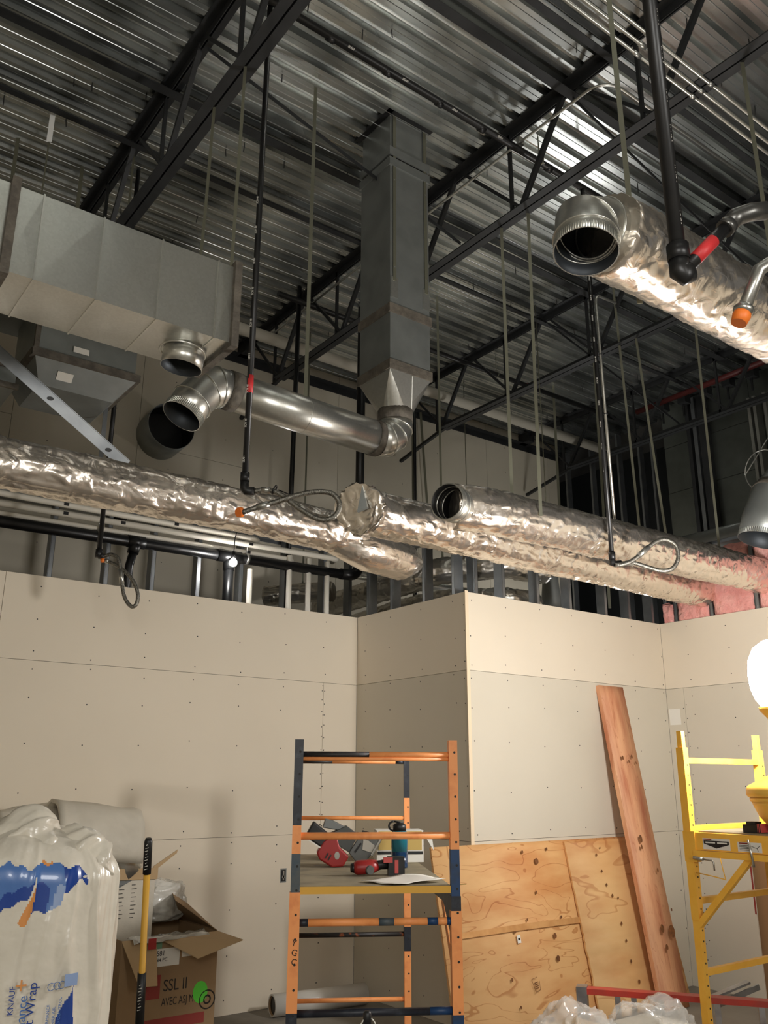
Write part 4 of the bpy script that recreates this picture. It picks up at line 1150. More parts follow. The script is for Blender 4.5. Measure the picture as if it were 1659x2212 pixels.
# ================================================================== ORANGE SCAFFOLD
W, LN = .715, 1.80
oz = thing('scaffold', 'worn orange and blue rolling scaffold in the middle of the room', 'scaffold', (2.177, 3.557, 0), -math.radians(31.4))
def lpart(name, d, mats, label=None): return part(oz, name, d, mats, label, local=True)
def seg_post(x, y, segs, holes=True, hy=-1):
    d = MB(); mats = []
    for (z0, z1, w_, m) in segs:
        if m not in mats: mats.append(m)
        d.m = mats.index(m); d.box(x - w_ / 2, x + w_ / 2, y - w_ / 2, y + w_ / 2, z0, z1)
    mats.append('screw'); d.m = len(mats) - 1
    if holes:
        for k in range(18):
            z = .2 + k * .098
            w_ = [s_[2] for s_ in segs if s_[0] <= z <= s_[1]]
            if w_: d.disc((x + .006, y + hy * (w_[0] / 2 + .0006), z), (0, hy, 0), .0055, 8)
    return lpart('post', d, mats)
seg_post(0, 0, [(.15, .70, .047, 'navy'), (.70, 1.172, .047, 'orange'), (1.172, 1.33, .040, 'steelblue'), (1.33, 1.45, .040, 'orange'), (1.45, 1.823, .040, 'navy')])
seg_post(W, 0, [(.15, .68, .047, 'blue'), (.68, 1.09, .047, 'orange'), (1.09, 1.15, .044, 'navy'), (1.15, 1.345, .040, 'blue'), (1.345, 1.823, .040, 'orange')])
seg_post(0, LN, [(.15, .9, .042, 'orange'), (.9, 1.2, .042, 'navy'), (1.2, 1.77, .038, 'orange')])
seg_post(W, LN, [(.15, .62, .042, 'orange'), (.62, .76, .042, 'navy'), (.76, 1.2, .042, 'orange'), (1.2, 1.53, .036, 'orange'), (1.53, 1.80, .036, 'navy')])
lpart('post_cap', MB().box(W - .022, W + .022, LN - .022, LN + .022, 1.80, 1.806), 'white')
def rung(y, z, segs, r=.0165, name='rung'):
    d = MB(); mats = []
    for (u0, u1, m) in segs:
        if m not in mats: mats.append(m)
        d.m = mats.index(m); d.tube([(.02 + (W - .04) * u0, y, z), (.02 + (W - .04) * u1, y, z)], r, 14)
    return lpart(name, d, mats)
rung(0, 1.757, [(0, .45, 'rung_dark'), (.45, 1, 'orange')], .0135)
rung(0, 1.738, [(0, 1, 'orange')], .010)
rung(0, 1.403, [(0, 1, 'orange')], .016)
rung(0, 1.047, [(0, .06, 'navy'), (.06, .52, 'orange'), (.52, .62, 'steelblue'), (.62, .84, 'orange'), (.84, .91, 'blue'), (.91, .97, 'orange'), (.97, 1, 'blue')], .016)
rung(0, .693, [(0, .85, 'navy'), (.85, 1, 'blue')], .016)
rung(0, .34, [(0, 1, 'orange')])
rung(LN, 1.757, [(0, .3, 'rung_dark'), (.3, .92, 'orange'), (.92, 1, 'navy')], .0135)
rung(LN, 1.406, [(0, 1, 'orange')], .0135)
rung(LN, 1.05, [(0, 1, 'orange')], .0135)
rung(LN, .715, [(0, 1, 'rung_dark')], .0145)
rung(LN, .35, [(0, 1, 'orange')], .0135)
for x in (0, W):
    lpart('side_rail', MB().box(x - .018, x + .018, .02, LN - .02, 1.10, 1.165), 'navy')
lpart('platform', MB().box(.022, W - .022, -.005, LN - .1, 1.168, 1.195), 'board_grey', 'dusty grey scaffold board')
lpart('platform_lip', MB().box(.022, W - .022, -.014, -.0055, 1.163, 1.193), 'yellow_edge', 'yellow front edge')
d = MB(); d.prism([(0, 0), (0, -.12), (.2, 0)], (W - .018, .03, 1.10), (0, 1, 0), (0, 0, 1), (.004, 0, 0))
lpart('gusset', d, 'navy')
lpart('gusset', MB().bar((W - .012, .03, .86), (W - .012, .30, 1.10), .004, .05, (0, 1, 0)), 'orange')
for (x, y) in ((0, 0), (W, 0), (0, LN), (W, LN)):
    d = MB(); d.tube([(x, y, .08), (x, y, .16)], .014, 10); d.tube([(x - .018, y, .062), (x + .018, y, .062)], .062, 20)
    lpart('caster', d, 'black')
for k, (c_, z) in enumerate((('Y', .962), ('G', .925), ('C', .888))):
    text(oz, c_, .036, (-.011, -.0245, z), (.95, 0, -.25), (.25, 0, .95), 'ink', local=True)
d = MB(); d.disc((.55, 1.25, 1.1955), (0, 0, 1), .022, 12); d.disc((.12, .95, 1.1955), (0, 0, 1), .022, 12)
lpart('board_hole', d, 'black')
ANG = -math.radians(31.4)
def onscaf(x, y, z=1.195):
    return (2.177 + x * math.cos(ANG) - y * math.sin(ANG), 3.557 + x * math.sin(ANG) + y * math.cos(ANG), z)

# band saw on its side
t = thing('band_saw', 'red and grey portable band saw tipped over on the scaffold board', 'power tool', onscaf(.2, .88), ANG)
def lp(t, name, d, mats, label=None): return part(t, name, d, mats, label, local=True)
def slab(pts, y0, y1): return MB().prism(pts, (0, y0, 0), (1, 0, 0), (0, 0, 1), (0, y1 - y0, 0))
bt_ = lp(t, 'battery', slab([(-.155, .155), (-.11, .235), (-.02, .165), (-.055, .095)], -.05, .03), 'black')
lp(bt_, 'battery_line', slab([(-.135, .135), (-.132, .142), (-.068, .103), (-.072, .097)], -.053, -.05), 'white')
lp(t, 'motor_housing', slab([(-.09, .075), (-.055, .13), (-.015, .155), (.015, .165), (.035, .10), (.085, .055), (.055, .005), (-.005, .0), (-.075, .04)], -.055, .05), 'tool_red', 'red motor housing')
lp(t, 'sticker', MB().disc((.02, -.0556, .06), (0, -1, 0), .02, 16, .7), 'fitting')
lp(t, 'gear_case', slab([(-.02, .17), (.07, .21), (.135, .165), (.085, .075), (.04, .10)], -.05, .05), 'tool_dark')
lp(t, 'case_rib', slab([(-.06, .20), (-.045, .245), (.0, .235), (.06, .205), (.03, .185)], -.02, .05), 'tool_grey')
lp(t, 'screw', MB().disc((.012, -.0506, .143), (0, -1, 0), .008, 10), 'wire')
lp(t, 'blade_frame', slab([(.085, .07), (.155, .165), (.275, .165), (.215, .06), (.185, .03), (.15, .005), (.12, .03)], .01, .04), 'tool_grey')
lp(t, 'blade_guard', slab([(.16, .085), (.165, .14), (.195, .13), (.235, .10), (.225, .065)], -.004, .008), 'white')
lp(t, 'guide', slab([(.15, .165), (.16, .185), (.2, .175), (.215, .15), (.17, .15)], -.008, .0), 'black')
lp(t, 'table_plate', slab([(.20, .06), (.27, .172), (.285, .172), (.212, .05)], -.04, .06), 'fitting')
for o in t.children:
    if o.name.split('.')[0] in ('battery', 'motor_housing', 'gear_case', 'case_rib', 'blade_frame', 'table_plate'):
        bv = o.modifiers.new('rounded', 'BEVEL'); bv.width = .009 if o.name.startswith(('motor', 'battery')) else .004; bv.segments = 3; bv.limit_method = 'ANGLE'
lp(t, 'blade_slot', slab([(.115, .075), (.15, .12), (.157, .115), (.122, .068)], .002, .01), 'black')
lp(t, 'vent', slab([(-.045, .05), (-.03, .075), (-.024, .071), (-.039, .046)], -.0565, -.054).prism([(-.03, .04), (-.015, .066), (-.009, .062), (-.024, .036)], (0, -.0565, 0), (1, 0, 0), (0, 0, 1), (0, .0025, 0)), 'black')
# bottle
t = thing('water_bottle', 'teal water bottle with a black loop lid on the scaffold board', 'bottle', onscaf(.555, .80), ANG)
lp(t, 'body', MB().lathe([(.043, .0), (.0445, .01), (.0445, .08)], (0, 0, 0), 28), 'bottle_dark', 'darker filled lower body')
lp(t, 'body', MB().lathe([(.0445, .08), (.0445, .165), (.043, .178), (.036, .185)], (0, 0, 0), 28), 'bottle', 'clear teal upper body')
lp(t, 'lid', MB().lathe([(.035, .183), (.036, .215), (.028, .222), (.016, .226)], (0, 0, 0), 24), 'black')
lp(t, 'loop', MB().tube([(-.03 + -.028 * math.sin(a), 0, .21 + .024 * math.cos(a)) for a in [k * PI / 8 for k in range(9)]], .005, 8).tube([(-.03, 0, .234), (.02, 0, .226)], .005, 8), 'black')
# impact driver
t = thing('cordless_drill', 'compact red cordless drill lying behind the paper on the scaffold board', 'power tool', onscaf(.40, .43), ANG)
lp(t, 'head', MB().tube([(-.115, -.02, .036), (-.10, -.02, .037), (-.03, -.012, .04), (0, -.005, .045)], [.024, .034, .034, .026], 20), 'tool_red')
lp(t, 'nose', MB().tube([(-.13, -.022, .036), (-.112, -.02, .036)], [.02, .024], 16), 'black')
lp(t, 'trigger_boot', MB().tube([(-.045, -.03, .03), (-.035, -.055, .028)], [.022, .02], 16), 'tool_grey')
lp(t, 'handle', MB().tube([(-.03, -.01, .04), (.02, .0, .048), (.065, .01, .052)], [.027, .022, .026], 16), 'black')
bt_ = lp(t, 'battery', MB().box(.055, .135, -.035, .04, .0, .085), 'black', 'black battery pack')
lp(bt_, 'battery_clip', MB().box(.085, .103, -.038, -.035, .012, .072).box(.03, .075, -.036, -.02, .06, .085), 'tool_pink', 'red battery clip')
# paper
g = []
PQ = [(.30, .12), (.52, .31), (.69, .10), (.44, -.03)]
for i in range(9):
    row = []
    for k in range(9):
        u, v_ = i / 8, k / 8
        x = (PQ[0][0] * (1 - u) + PQ[1][0] * u) * (1 - v_) + (PQ[3][0] * (1 - u) + PQ[2][0] * u) * v_
        y = (PQ[0][1] * (1 - u) + PQ[1][1] * u) * (1 - v_) + (PQ[3][1] * (1 - u) + PQ[2][1] * u) * v_
        row.append((x, y, .003 + .012 * abs(noise.noise(V((x * 6, y * 6, 2)))) + .010 * u))
    g.append(row)
t = thing('paper_sheet', 'creased white paper sheet at the front of the scaffold board', 'paper', onscaf(0, 0), ANG)
d = MB(); d.sheet(g, .0012); lp(t, 'sheet', d, 'white')
single('pencil', MB().obox(onscaf(.75, .0, 1.197), (.016 * math.cos(ANG), .016 * math.sin(ANG), 0), (0, .0015, 0), (0, 0, .0015)), 'tan', 'thin splinter of wood poking past the blue scaffold post', 'wood')
# white carton
t = thing('tile_carton', 'white carton with a tan window behind the bottle on the scaffold board', 'box', onscaf(.595, 1.12), ANG)
lp(t, 'body', MB().box(-.135, .135, 0, .20, 0, .17), 'white')
lp(t, 'window', MB().box(-.125, -.0, -.003, 0, .065, .165).box(.0, .125, -.003, 0, .065, .165), 'tan', 'tan panel')
lp(t, 'stripe', MB().box(-.13, .13, -.0025, 0, .042, .058), 'black')
lp(t, 'flap', MB().prism([(0, 0), (.05, -.03), (.06, -.10), (.015, -.03)], (.135, .0, .16), (1, 0, 0), (0, 0, 1), (0, .003, 0)), 'white')

# poly roll on the floor and pole with string in front of the scaffold
t = thing('plastic_roll', 'hollow roll of white sheeting on the floor in the corner', 'roll', (4.0, 6.08, 0))
part(t, 'tube', MB().pipe([(3.585, 6.13, .078), (4.34, 6.03, .078)], .075, .012, 32), ['tubegrey', 'card'])
part(t, 'core', MB().disc((3.60, 6.128, .078), (-1, .13, 0), .062, 24), 'black')
t = thing('marker_pole', 'grey pole with a dark cap and white string loop before the scaffold', 'pole', (2.02, 2.79, 0))
part(t, 'shaft', MB().tube([(2.03, 2.80, 0.0), (2.02, 2.79, .83)], .0125, 14), 'pole_grey')
part(t, 'cap', MB().tube([(2.02, 2.79, .815), (2.02, 2.79, .86), (2.02, 2.79, .868)], [.0145, .0145, .009], 14), 'black')
bp_ = V((2.02, 2.785, .845))
part(t, 'string', MB().tube(hose_curve([bp_ - RT * .012, bp_ - RT * .03 - UP * .03, bp_ - RT * .034 - UP * .07, bp_ - RT * .028 - UP * .12]), .0022, 6).tube(hose_curve([bp_ + RT * .012, bp_ + RT * .026 - UP * .02, bp_ + RT * .032 - UP * .07, bp_ + RT * .034 - UP * .13]), .0022, 6), 'rope', 'white string')

# ================================================================== YELLOW SCAFFOLD
SX, SY = 4.226, 2.94
ys = thing('scaffold', 'yellow rolling scaffold with warning stickers at the right edge', 'scaffold', (SX, SY, 0))
def ypost(x, y):
    d = MB()
    d.box(x - .015, x + .015, y - .015, y + .015, 1.78, 1.902); d.box(x - .022, x + .022, y - .022, y + .022, .96, 1.815); d.box(x - .019, x + .019, y - .019, y + .019, .15, .965)
    d.m = 1
    for k in range(32):
        z = .2 + k * .0508
        if 1.26 < z < 1.40 or z > 1.77: continue
        w_ = .022 if z > .96 else .019
        d.disc((x + .004, y - w_ - .0006, z), (0, -1, 0), .0052, 8)
    part(ys, 'post', d, ['yellow', 'ink'])
for x in (SX, SX + .74):
    for y in (SY, SY - 1.83): ypost(x, y)
for y in (SY, SY - 1.83):
    for z in (1.748, 1.403, 1.049, .714, .36):
        part(ys, 'rung', MB().box(SX + .02, SX + .72, y - .014, y + .014, z - .015, z + .015), 'yellow')
for x in (SX - .004, SX + .744):
    d = MB(); d.box(x - .016, x + .016, SY - 1.85, SY + .02, 1.30, 1.385); d.box(x - .026, x + .004, SY - 1.82, SY - .03, 1.268, 1.298); d.box(x - .022, x + .022, SY - .045, SY + .025, 1.24, 1.39)
    part(ys, 'side_rail', d, 'yellow')
    part(ys, 'brace', MB().bar((x, SY - .012, .935), (x, SY - .34, 1.275), .03, .03), 'yellow')
part(ys, 'platform', MB().box(SX + .014, SX + .726, SY - 1.80, SY - .03, 1.368, 1.392), 'board_grey', 'grey platform board')
xf = SX - .004 - .016 - .001
ws_ = part(ys, 'warning_sticker', MB().box(xf, xf + .001, 2.696, 2.852, 1.306, 1.360), 'white', 'white sticker with a black arrow')
d = MB(); d.prism([(2.702, .0), (2.846, .0), (2.846, -.016), (2.774, -.036), (2.702, -.016)], (xf - .0006, 0, 1.349), (0, 1, 0), (0, 0, 1), (.0005, 0, 0))
part(ws_, 'sticker_arrow', d, 'ink')
part(ws_, 'sticker_print', MB().box(xf - .001, xf, 2.712, 2.768, 1.336, 1.343).box(xf - .001, xf, 2.780, 2.836, 1.336, 1.343), 'white')
part(ws_, 'sticker_print', MB().box(xf - .001, xf, 2.80, 2.846, 1.3525, 1.3575), 'red_ink')
ws_ = part(ys, 'warning_sticker', MB().box(xf, xf + .001, 2.525, 2.655, 1.306, 1.352), 'white', 'white sticker with small print')
d = MB(); d.box(xf - .0006, xf, 2.59, 2.645, 1.343, 1.349)
part(ws_, 'sticker_print', d, 'red_ink')
d = MB()
for k in range(4): d.box(xf - .0006, xf, 2.592, 2.645, 1.335 - k * .007, 1.3375 - k * .007)
d.bar((xf - .0004, 2.58, 1.335), (xf - .0004, 2.55, 1.325), .002, .0012, (1, 0, 0)); d.bar((xf - .0004, 2.55, 1.325), (xf - .0004, 2.535, 1.338), .002, .0012, (1, 0, 0)); d.bar((xf - .0004, 2.55, 1.325), (xf - .0004, 2.545, 1.312), .002, .0012, (1, 0, 0))
part(ws_, 'sticker_print', d, 'ink')
part(ys, 'locking_pin', MB().tube([(4.19, 2.585, 1.365), (4.19, 2.575, 1.30), (4.195, 2.572, 1.24)], .006, 10), 'fitting')
part(ys, 'locking_pin', MB().tube([(4.19, 2.905, 1.262), (4.19, 2.85, 1.258)], .009, 10).tube([(4.19, 2.85, 1.258), (4.19, 2.80, 1.255), (4.19, 2.79, 1.245), (4.19, 2.79, 1.208)], .0045, 8), 'fitting')
part(ys, 'wire_loop', MB().tube([(4.19, 2.75, 1.27), (4.19, 2.742, 1.22), (4.19, 2.732, 1.17), (4.19, 2.80, 1.18), (4.19, 2.90, 1.19)], .0028, 6), 'yellow')
for x in (SX, SX + .74):
    for y in (SY, SY - 1.83):
        part(ys, 'caster', MB().tube([(x, y, .08), (x, y, .16)], .014, 10).tube([(x - .018, y, .062), (x + .018, y, .062)], .062, 20), 'black')
# battery pack on it
t = thing('battery_pack', 'black and red tool battery on the yellow scaffold platform', 'battery', (4.33, 2.62, 1.392))
part(t, 'case', MB().box(4.285, 4.375, 2.585, 2.665, 1.392, 1.432), 'black')
part(t, 'top_rail', MB().box(4.295, 4.355, 2.60, 2.65, 1.432, 1.446), 'black')
part(t, 'clip', MB().box(4.284, 4.372, 2.560, 2.585, 1.396, 1.436), 'tool_pink', 'red side clips')
part(t, 'clip_rib', MB().box(4.282, 4.372, 2.568, 2.572, 1.396, 1.436).box(4.282, 4.372, 2.578, 2.581, 1.396, 1.436), 'black')

# ================================================================== WORK LAMP
LX, LY = 4.41, 2.45
t = thing('work_lamp', 'glaring globe work lamp with a yellow bowl base on the yellow scaffold', 'lamp', (LX, LY, 1.392))
part(t, 'bowl', MB().lathe([(.06, 1.392), (.085, 1.397), (.13, 1.43), (.165, 1.475), (.187, 1.525), (.192, 1.54)], (LX, LY, 0), 48), 'lampyellow')
part(t, 'band', MB().lathe([(.190, 1.54), (.197, 1.542), (.202, 1.558), (.197, 1.564)], (LX, LY, 0), 48), 'lampyellow')
part(t, 'bowl_top', MB().lathe([(.206, 1.564), (.214, 1.574), (.214, 1.602), (.204, 1.62), (.06, 1.69), (.05, 1.70)], (LX, LY, 0), 48), 'lampyellow')
part(t, 'neck', MB().lathe([(.05, 1.695), (.042, 1.78), (.042, 1.90), (.055, 1.93)], (LX, LY, 0), 32), 'lampyellow')
part(t, 'collar', MB().lathe([(.05, 1.925), (.07, 1.955), (.103, 1.995), (.106, 2.01), (.09, 2.012)], (LX, LY, 0), 40), 'lampyellow')
part(t, 'globe', MB().lathe([(.088, 2.011), (.115, 2.05), (.135, 2.11), (.14, 2.18), (.13, 2.26), (.10, 2.32), (.05, 2.355), (.01, 2.36)], (LX, LY, 0), 40), 'globe', 'glowing globe')
a0 = math.atan2(-LY, -LX)
for k, ch in enumerate('ED'):
    a = a0 - .32 + k * .16
    n_ = V((math.cos(a), math.sin(a), 0)); tx = V((-n_.y, n_.x, 0))
    text(t, ch, .024, V((LX, LY, 1.541)) + n_ * .2035 - tx * .006, tx, (0, 0, 1), 'ink')

# ================================================================== PLYWOOD, PLANK, LADDER
def leaning(name, lab, x0, x1, L_, y_top, y_bot, th, m, cat, wavy=False, rows=24):
    # sheet standing on its edge, leaning back on the wall
    ang = math.asin((y_top - y_bot) / L_)
    up_ = V((0, math.sin(ang), math.cos(ang))); nrm = V((0, -math.cos(ang), math.sin(ang)))
    d = MB(); b = V((0, y_bot, .002 + th * math.sin(ang)))
    g = []
    for k in range(rows + 1):
        u = k / rows
        e = (.012 * noise.noise(V((u * 14, 3, 0))) + .008 * noise.noise(V((u * 40, 5, 0)))) if wavy and u < .7 else 0
        g.append([b + up_ * L_ * u + V((x0 + e, 0, 0)), b + up_ * L_ * u + V((x1, 0, 0))])
    d.sheet(g, th if False else -th)
    t = thing(name, lab, cat, ((x0 + x1) / 2, y_bot, 0))
    part(t, 'board', d, m)
    return t, b, up_, nrm
def decals(t, b, up_, nrm, items, m, name, th=0.0):
    d = MB()
    for (x, h, r, sx) in items:
        d.disc(b + up_ * h + V((x, 0, 0)) + nrm * (th + .0012), nrm, r, 14, sx)
    part(t, name, d, m)
TH = .018
t, b, u_, n_ = leaning('plywood_sheet', 'full plywood sheet with knots leaning against the wall corner', 4.08, 6.50, 1.22, 4.905, 4.66, TH, 'ply', 'plywood')
nn_ = n_
decals(t, b, u_, nn_, [(4.93, 1.15, .012, .8), (5.06, 1.08, .022, .9), (5.19, 1.16, .012, .8), (5.0, .87, .012, .7), (4.86, .70, .01, .8), (5.21, .69, .011, .8), (5.11, .575, .018, .9), (4.72, .64, .016, .8), (5.10, .43, .02, .9), (4.99, .12, .012, .7), (5.24, .22, .018, .9), (4.93, -.0 + .06, .03, .9), (4.55, .66, .012, .8), (4.62, .35, .012, .8), (4.66, .18, .01, .8)], 'knot', 'knots', TH)
d = MB(); c0 = b + u_ * .635 + V((4.52, 0, 0)) + nn_ * (TH + .001); d.prism([(-.3, 0), (.2, .004), (.88, .0), (.88, .040), (.3, .044), (-.3, .036)], c0, (1, 0, 0), u_, nn_ * .0003)
part(t, 'patch_strip', d, 'stain', 'darker veneer patch strip')
c0 = b + u_ * .56 + V((4.73, 0, 0)) + nn_ * (TH + .001)
d = MB(); d.prism([(0, 0), (.034, .002), (.034, .052), (0, .05)], c0, (1, 0, 0), u_, nn_ * .0006); bl_ = part(t, 'barcode_label', d, 'white', 'small white barcode label')
d = MB(); d.prism([(.008, .018), (.026, .019), (.026, .034), (.008, .033)], c0 + nn_ * .0007, (1, 0, 0), u_, nn_ * .0004); part(bl_, 'barcode', d, 'ink')
c0 = b + u_ * .24 + V((4.80, 0, 0)) + nn_ * (TH + .001); d = MB()
for (p, q) in (((0, .09), (.06, .10)), ((.02, .01), (.07, .02)), ((.07, .02), (.072, .075)), ((0, .09), (.025, .01))): d.bar(c0 + V((p[0], 0, 0)) + u_ * p[1], c0 + V((q[0], 0, 0)) + u_ * q[1], .003, .0008, nn_)
for k in range(4): d.bar(c0 + V((.022, 0, 0)) + u_ * (.065 - k * .012), c0 + V((.058, 0, 0)) + u_ * (.07 - k * .012), .005, .0008, nn_)
part(t, 'ink_stamp', d, 'knot', 'faded ink stamp')
t, b, u_, n_ = leaning('plywood_sheet', 'pale narrower plywood sheet with a rotten edge leaning behind the plank', 5.40, 6.46, 1.215, 4.885, 4.62, .015, 'ply2', 'plywood', True, 48)
decals(t, b, u_, n_, [(5.72, 1.1, .011, .8), (5.78, 1.15, .008, .8), (5.74, .98, .01, .8), (5.76, .88, .012, .8), (5.80, .80, .012, .8), (5.86, .78, .009, .8), (5.83, .6, .012, .8), (5.84, .48, .011, .8), (5.84, .34, .012, .8), (5.88, .2, .014, .8), (5.9, .1, .012, .8), (6.38, .9, .01, .8), (6.4, .6, .01, .8)], 'knot', 'knots', .015)
t, b, u_, n_ = leaning('fir_plank', 'long reddish fir plank leaning upright against the front wall', 5.955, 6.275, 2.44, 4.90, 4.51, .038, 'plank', 'plank')
decals(t, b, u_, n_, [(6.03, 1.83, .018, .7), (6.10, 1.80, .012, .7), (6.15, 1.84, .016, .7), (6.19, 1.79, .012, .7), (6.05, 1.2, .03, .6), (6.04, 1.14, .018, .6), (6.18, .96, .016, .7), (6.09, .55, .03, .7), (6.2, .52, .045, .8), (6.1, .42, .02, .8), (6.25, .67, .012, .8)], 'knot', 'knots', .038)
# ladder on its side
t = thing('step_ladder', 'red fibreglass ladder lying on its side behind the yellow scaffold', 'ladder', (4.55, 3.5, 0))
l0, l1 = V((4.33, 3.80, 0)), V((4.90, 2.99, 0)); ld = (l1 - l0).normalized(); ls = V((-ld.y, ld.x, 0))
for z in (.49, .03):
    d = MB(); d.bar(l0 + V((0, 0, z)), l1 + V((0, 0, z)), .075, .006); d.bar(l0 + V((0, 0, z)) - ls * -.036 + V((0, 0, -.012)), l1 + V((0, 0, z)) + ls * .036 + V((0, 0, -.012)), .006, .03); d.bar(l0 + V((0, 0, z)) - ls * .036 + V((0, 0, -.012)), l1 + V((0, 0, z)) - ls * .036 + V((0, 0, -.012)), .006, .03)
    part(t, 'rail', d, 'ladder_red', 'red fibreglass rail')
part(t, 'end_cap', MB().obox(l0 - ld * .03 + V((0, 0, .26)), ld * .03, ls * .042, (0, 0, .24)), 'alu')
for u in (.16, .25, .40, .70, .93):
    c0 = l0.lerp(l1, u)
    d = MB(); d.obox(c0 + V((0, 0, .26)), ld * .003, ls * .036, (0, 0, .225)); d.obox(c0 + ld * .014 - ls * .036 + V((0, 0, .26)), ld * .014, ls * .002, (0, 0, .225))
    part(t, 'step', d, 'alu')
d = MB(); d.bar((4.92, 3.42, .42), (5.18, 3.30, .50), .05, .012); d.bar((4.95, 3.36, .40), (5.21, 3.25, .48), .012, .03)
part(t, 'spreader', d, 'alu')
# plastic-wrapped bundles at the bottom edge
def lump(name, lab, c0, sx, sy, sz, sd, m, cat, core=None):
    d = MB(); n, k = 110, 60; c0 = V(c0)
    base = len(d.v)
    for i in range(k + 1):
        ph = PI * i / k
        for j in range(n):
            th = 2 * PI * j / n
            dr = V((math.cos(th) * math.sin(ph), math.sin(th) * math.sin(ph), -math.cos(ph)))
            e = .72
            dr2 = V([math.copysign(abs(q_) ** e, q_) for q_ in dr])
            f = 1 + .15 * noise.noise(dr * 1.6 + V((sd, 0, 0))) + .12 * max(0, 1 - 2.5 * abs(noise.noise(dr * 1.9 + V((0, sd, 0))))) + .05 * max(0, 1 - 3 * abs(noise.noise(dr * 4.2 + V((0, sd, 3)))))
            p = V((dr2.x * sx, dr2.y * sy, dr2.z * sz)) * f
            p.z = max(p.z, -sz)
            d.v.append(c0 + p)
    for i in range(k):
        for j in range(n):
            j2 = (j + 1) % n
            d.face((base + i * n + j, base + i * n + j2, base + (i + 1) * n + j2, base + (i + 1) * n + j), True)
    if core is None: return single(name, d, m, lab, cat)
    t = thing(name, lab, cat, (c0.x, c0.y, 0))
    part(t, 'film', d, 'film_clear', 'shiny clear film')
    o = part(t, 'core', MB().box(c0.x - sx * .78, c0.x + sx * .78, c0.y - sy * .78, c0.y + sy * .78, .004, c0.z + sz * .78), core)
    bv = o.modifiers.new('rounded', 'BEVEL'); bv.width = .03; bv.segments = 3
    return t
lump('wrapped_bundle', 'film-wrapped bundle with a cardboard side at the bottom picture edge', (3.55, 3.22, .29), .22, .18, .29, 1.0, 'film', 'bundle', 'card_in')
lump('wrapped_bundle', 'clear shiny film-wrapped bundle beside the yellow scaffold foot', (3.90, 3.02, .29), .20, .2, .30, 5.0, 'film', 'bundle', 'offwhite')

# ================================================================== LEFT CORNER CLUTTER
# insulation bag
bx, by = .88, 3.05
t = thing('insulation_bag', 'tall white bag of duct wrap with blue print at the left edge', 'bag', (bx, by, 0))
BN, BK = 480, 380
def bag_pt(th, u):
    z = 1.50 * u
    r = .262
    if u > .90: r *= max(0.0, 1 - ((u - .90) / .10) ** 2.0) ** .5 * .92 + .08
    if u < .06: r *= .9 + .1 * (u / .06)
    n1_ = noise.noise(V((math.cos(th) * 1.4, math.sin(th) * 1.4, z * 1.6)))
    cr = abs(noise.noise(V((math.cos(th) * 2.6 + z * .9, math.sin(th) * 2.6, z * 1.1 + 4))))
    cr2 = abs(noise.noise(V((math.cos(th) * 5 - z * 1.6, math.sin(th) * 5, z * 2.4 + 9))))
    f = 1 + .05 * n1_ + .05 * math.exp(-(cr * 5) ** 2) + .02 * math.exp(-(cr2 * 5) ** 2)
    e = .85
    x_, y_ = math.cos(th), math.sin(th)
    return V((bx + math.copysign(abs(x_) ** e, x_) * r * f, by + math.copysign(abs(y_) ** e, y_) * r * f, z + .03 * n1_ * min(1.0, max(0.0, (u - .8) * 8))))
d = MB(); base = len(d.v)
thc = math.atan2(-by, -bx)      # toward the viewer
for i in range(BK + 1):
    for j in range(BN): d.v.append(bag_pt(2 * PI * j / BN, i / BK))
def bagcol(th, u):
    s_ = ((th - thc + PI) % (2 * PI)) - PI      # >0 toward viewer right
    s_ = s_ + .03 * noise.noise(V((u * 14, 2, 1))); u = u * 1.50 / 1.55; w_ = u + .012 * noise.noise(V((s_ * 9, 7, 1)))
    if .815 < w_ < .925:
        lo_ = .832 + (.022 if s_ > .33 else 0.0) + .02 * max(0, s_ - .1) - .012 * math.sin(s_ * 9)
        hi_ = .905 - .05 * abs(s_ - .30) ** 1.2
        if .12 < s_ < .60 and lo_ < w_ < hi_:
            if s_ > .34 and w_ > .858: return 1
            if s_ < .24 and w_ < .872 - .05 * (s_ - .12): return 1
            if s_ > .27 and w_ < .868: return 3
            return 2
        if -.6 < s_ < .15 - (.905 - w_) * 1.6 and .845 + .12 * s_ < w_ < .90: return 2 if w_ > .868 + .1 * s_ else 1
    if abs(s_ - (.235 - (.908 - w_) * 1.9)) < .045 and .808 < w_ < .908: return 4
    if .40 < s_ < .55 and u < .695 - (.55 - s_) * .35: return 1
    return 0
for i in range(BK):
    for j in range(BN):
        j2 = (j + 1) % BN
        d.m = bagcol(2 * PI * (j + .5) / BN, (i + .5) / BK)
        d.face((base + i * BN + j, base + i * BN + j2, base + (i + 1) * BN + j2, base + (i + 1) * BN + j), True)
part(t, 'film', d, ['bag', 'bagblue', 'bagblue2', 'bagblue3', 'bagorange'])
def neck_r(rs):
    out = []
    for k in range(31):
        u = k / 10; i = min(int(u), 2); out.append(rs[i] + (rs[i + 1] - rs[i]) * (u - i))
    return out
def crumple(sd):
    def f(i, th, p):
        q = p * 9 + V((math.cos(th) * 1.3, math.sin(th) * 1.3, sd * 5))
        return .22 * noise.noise(q * .8) + .30 * max(0, 1 - 3 * abs(noise.noise(q))) + .12 * max(0, 1 - 4 * abs(noise.noise(q * 2.3))) - .2
    return f
d = MB(); d.tube(hose_curve([(bx - .03, by - .06, 1.38), (bx - .01, by - .07, 1.45), (bx + .01, by - .07, 1.49), (bx + .05, by - .07, 1.51)], 10), neck_r([.17, .13, .09, .03]), 60, True, crumple(1))
part(t, 'tied_neck', d, 'bag')
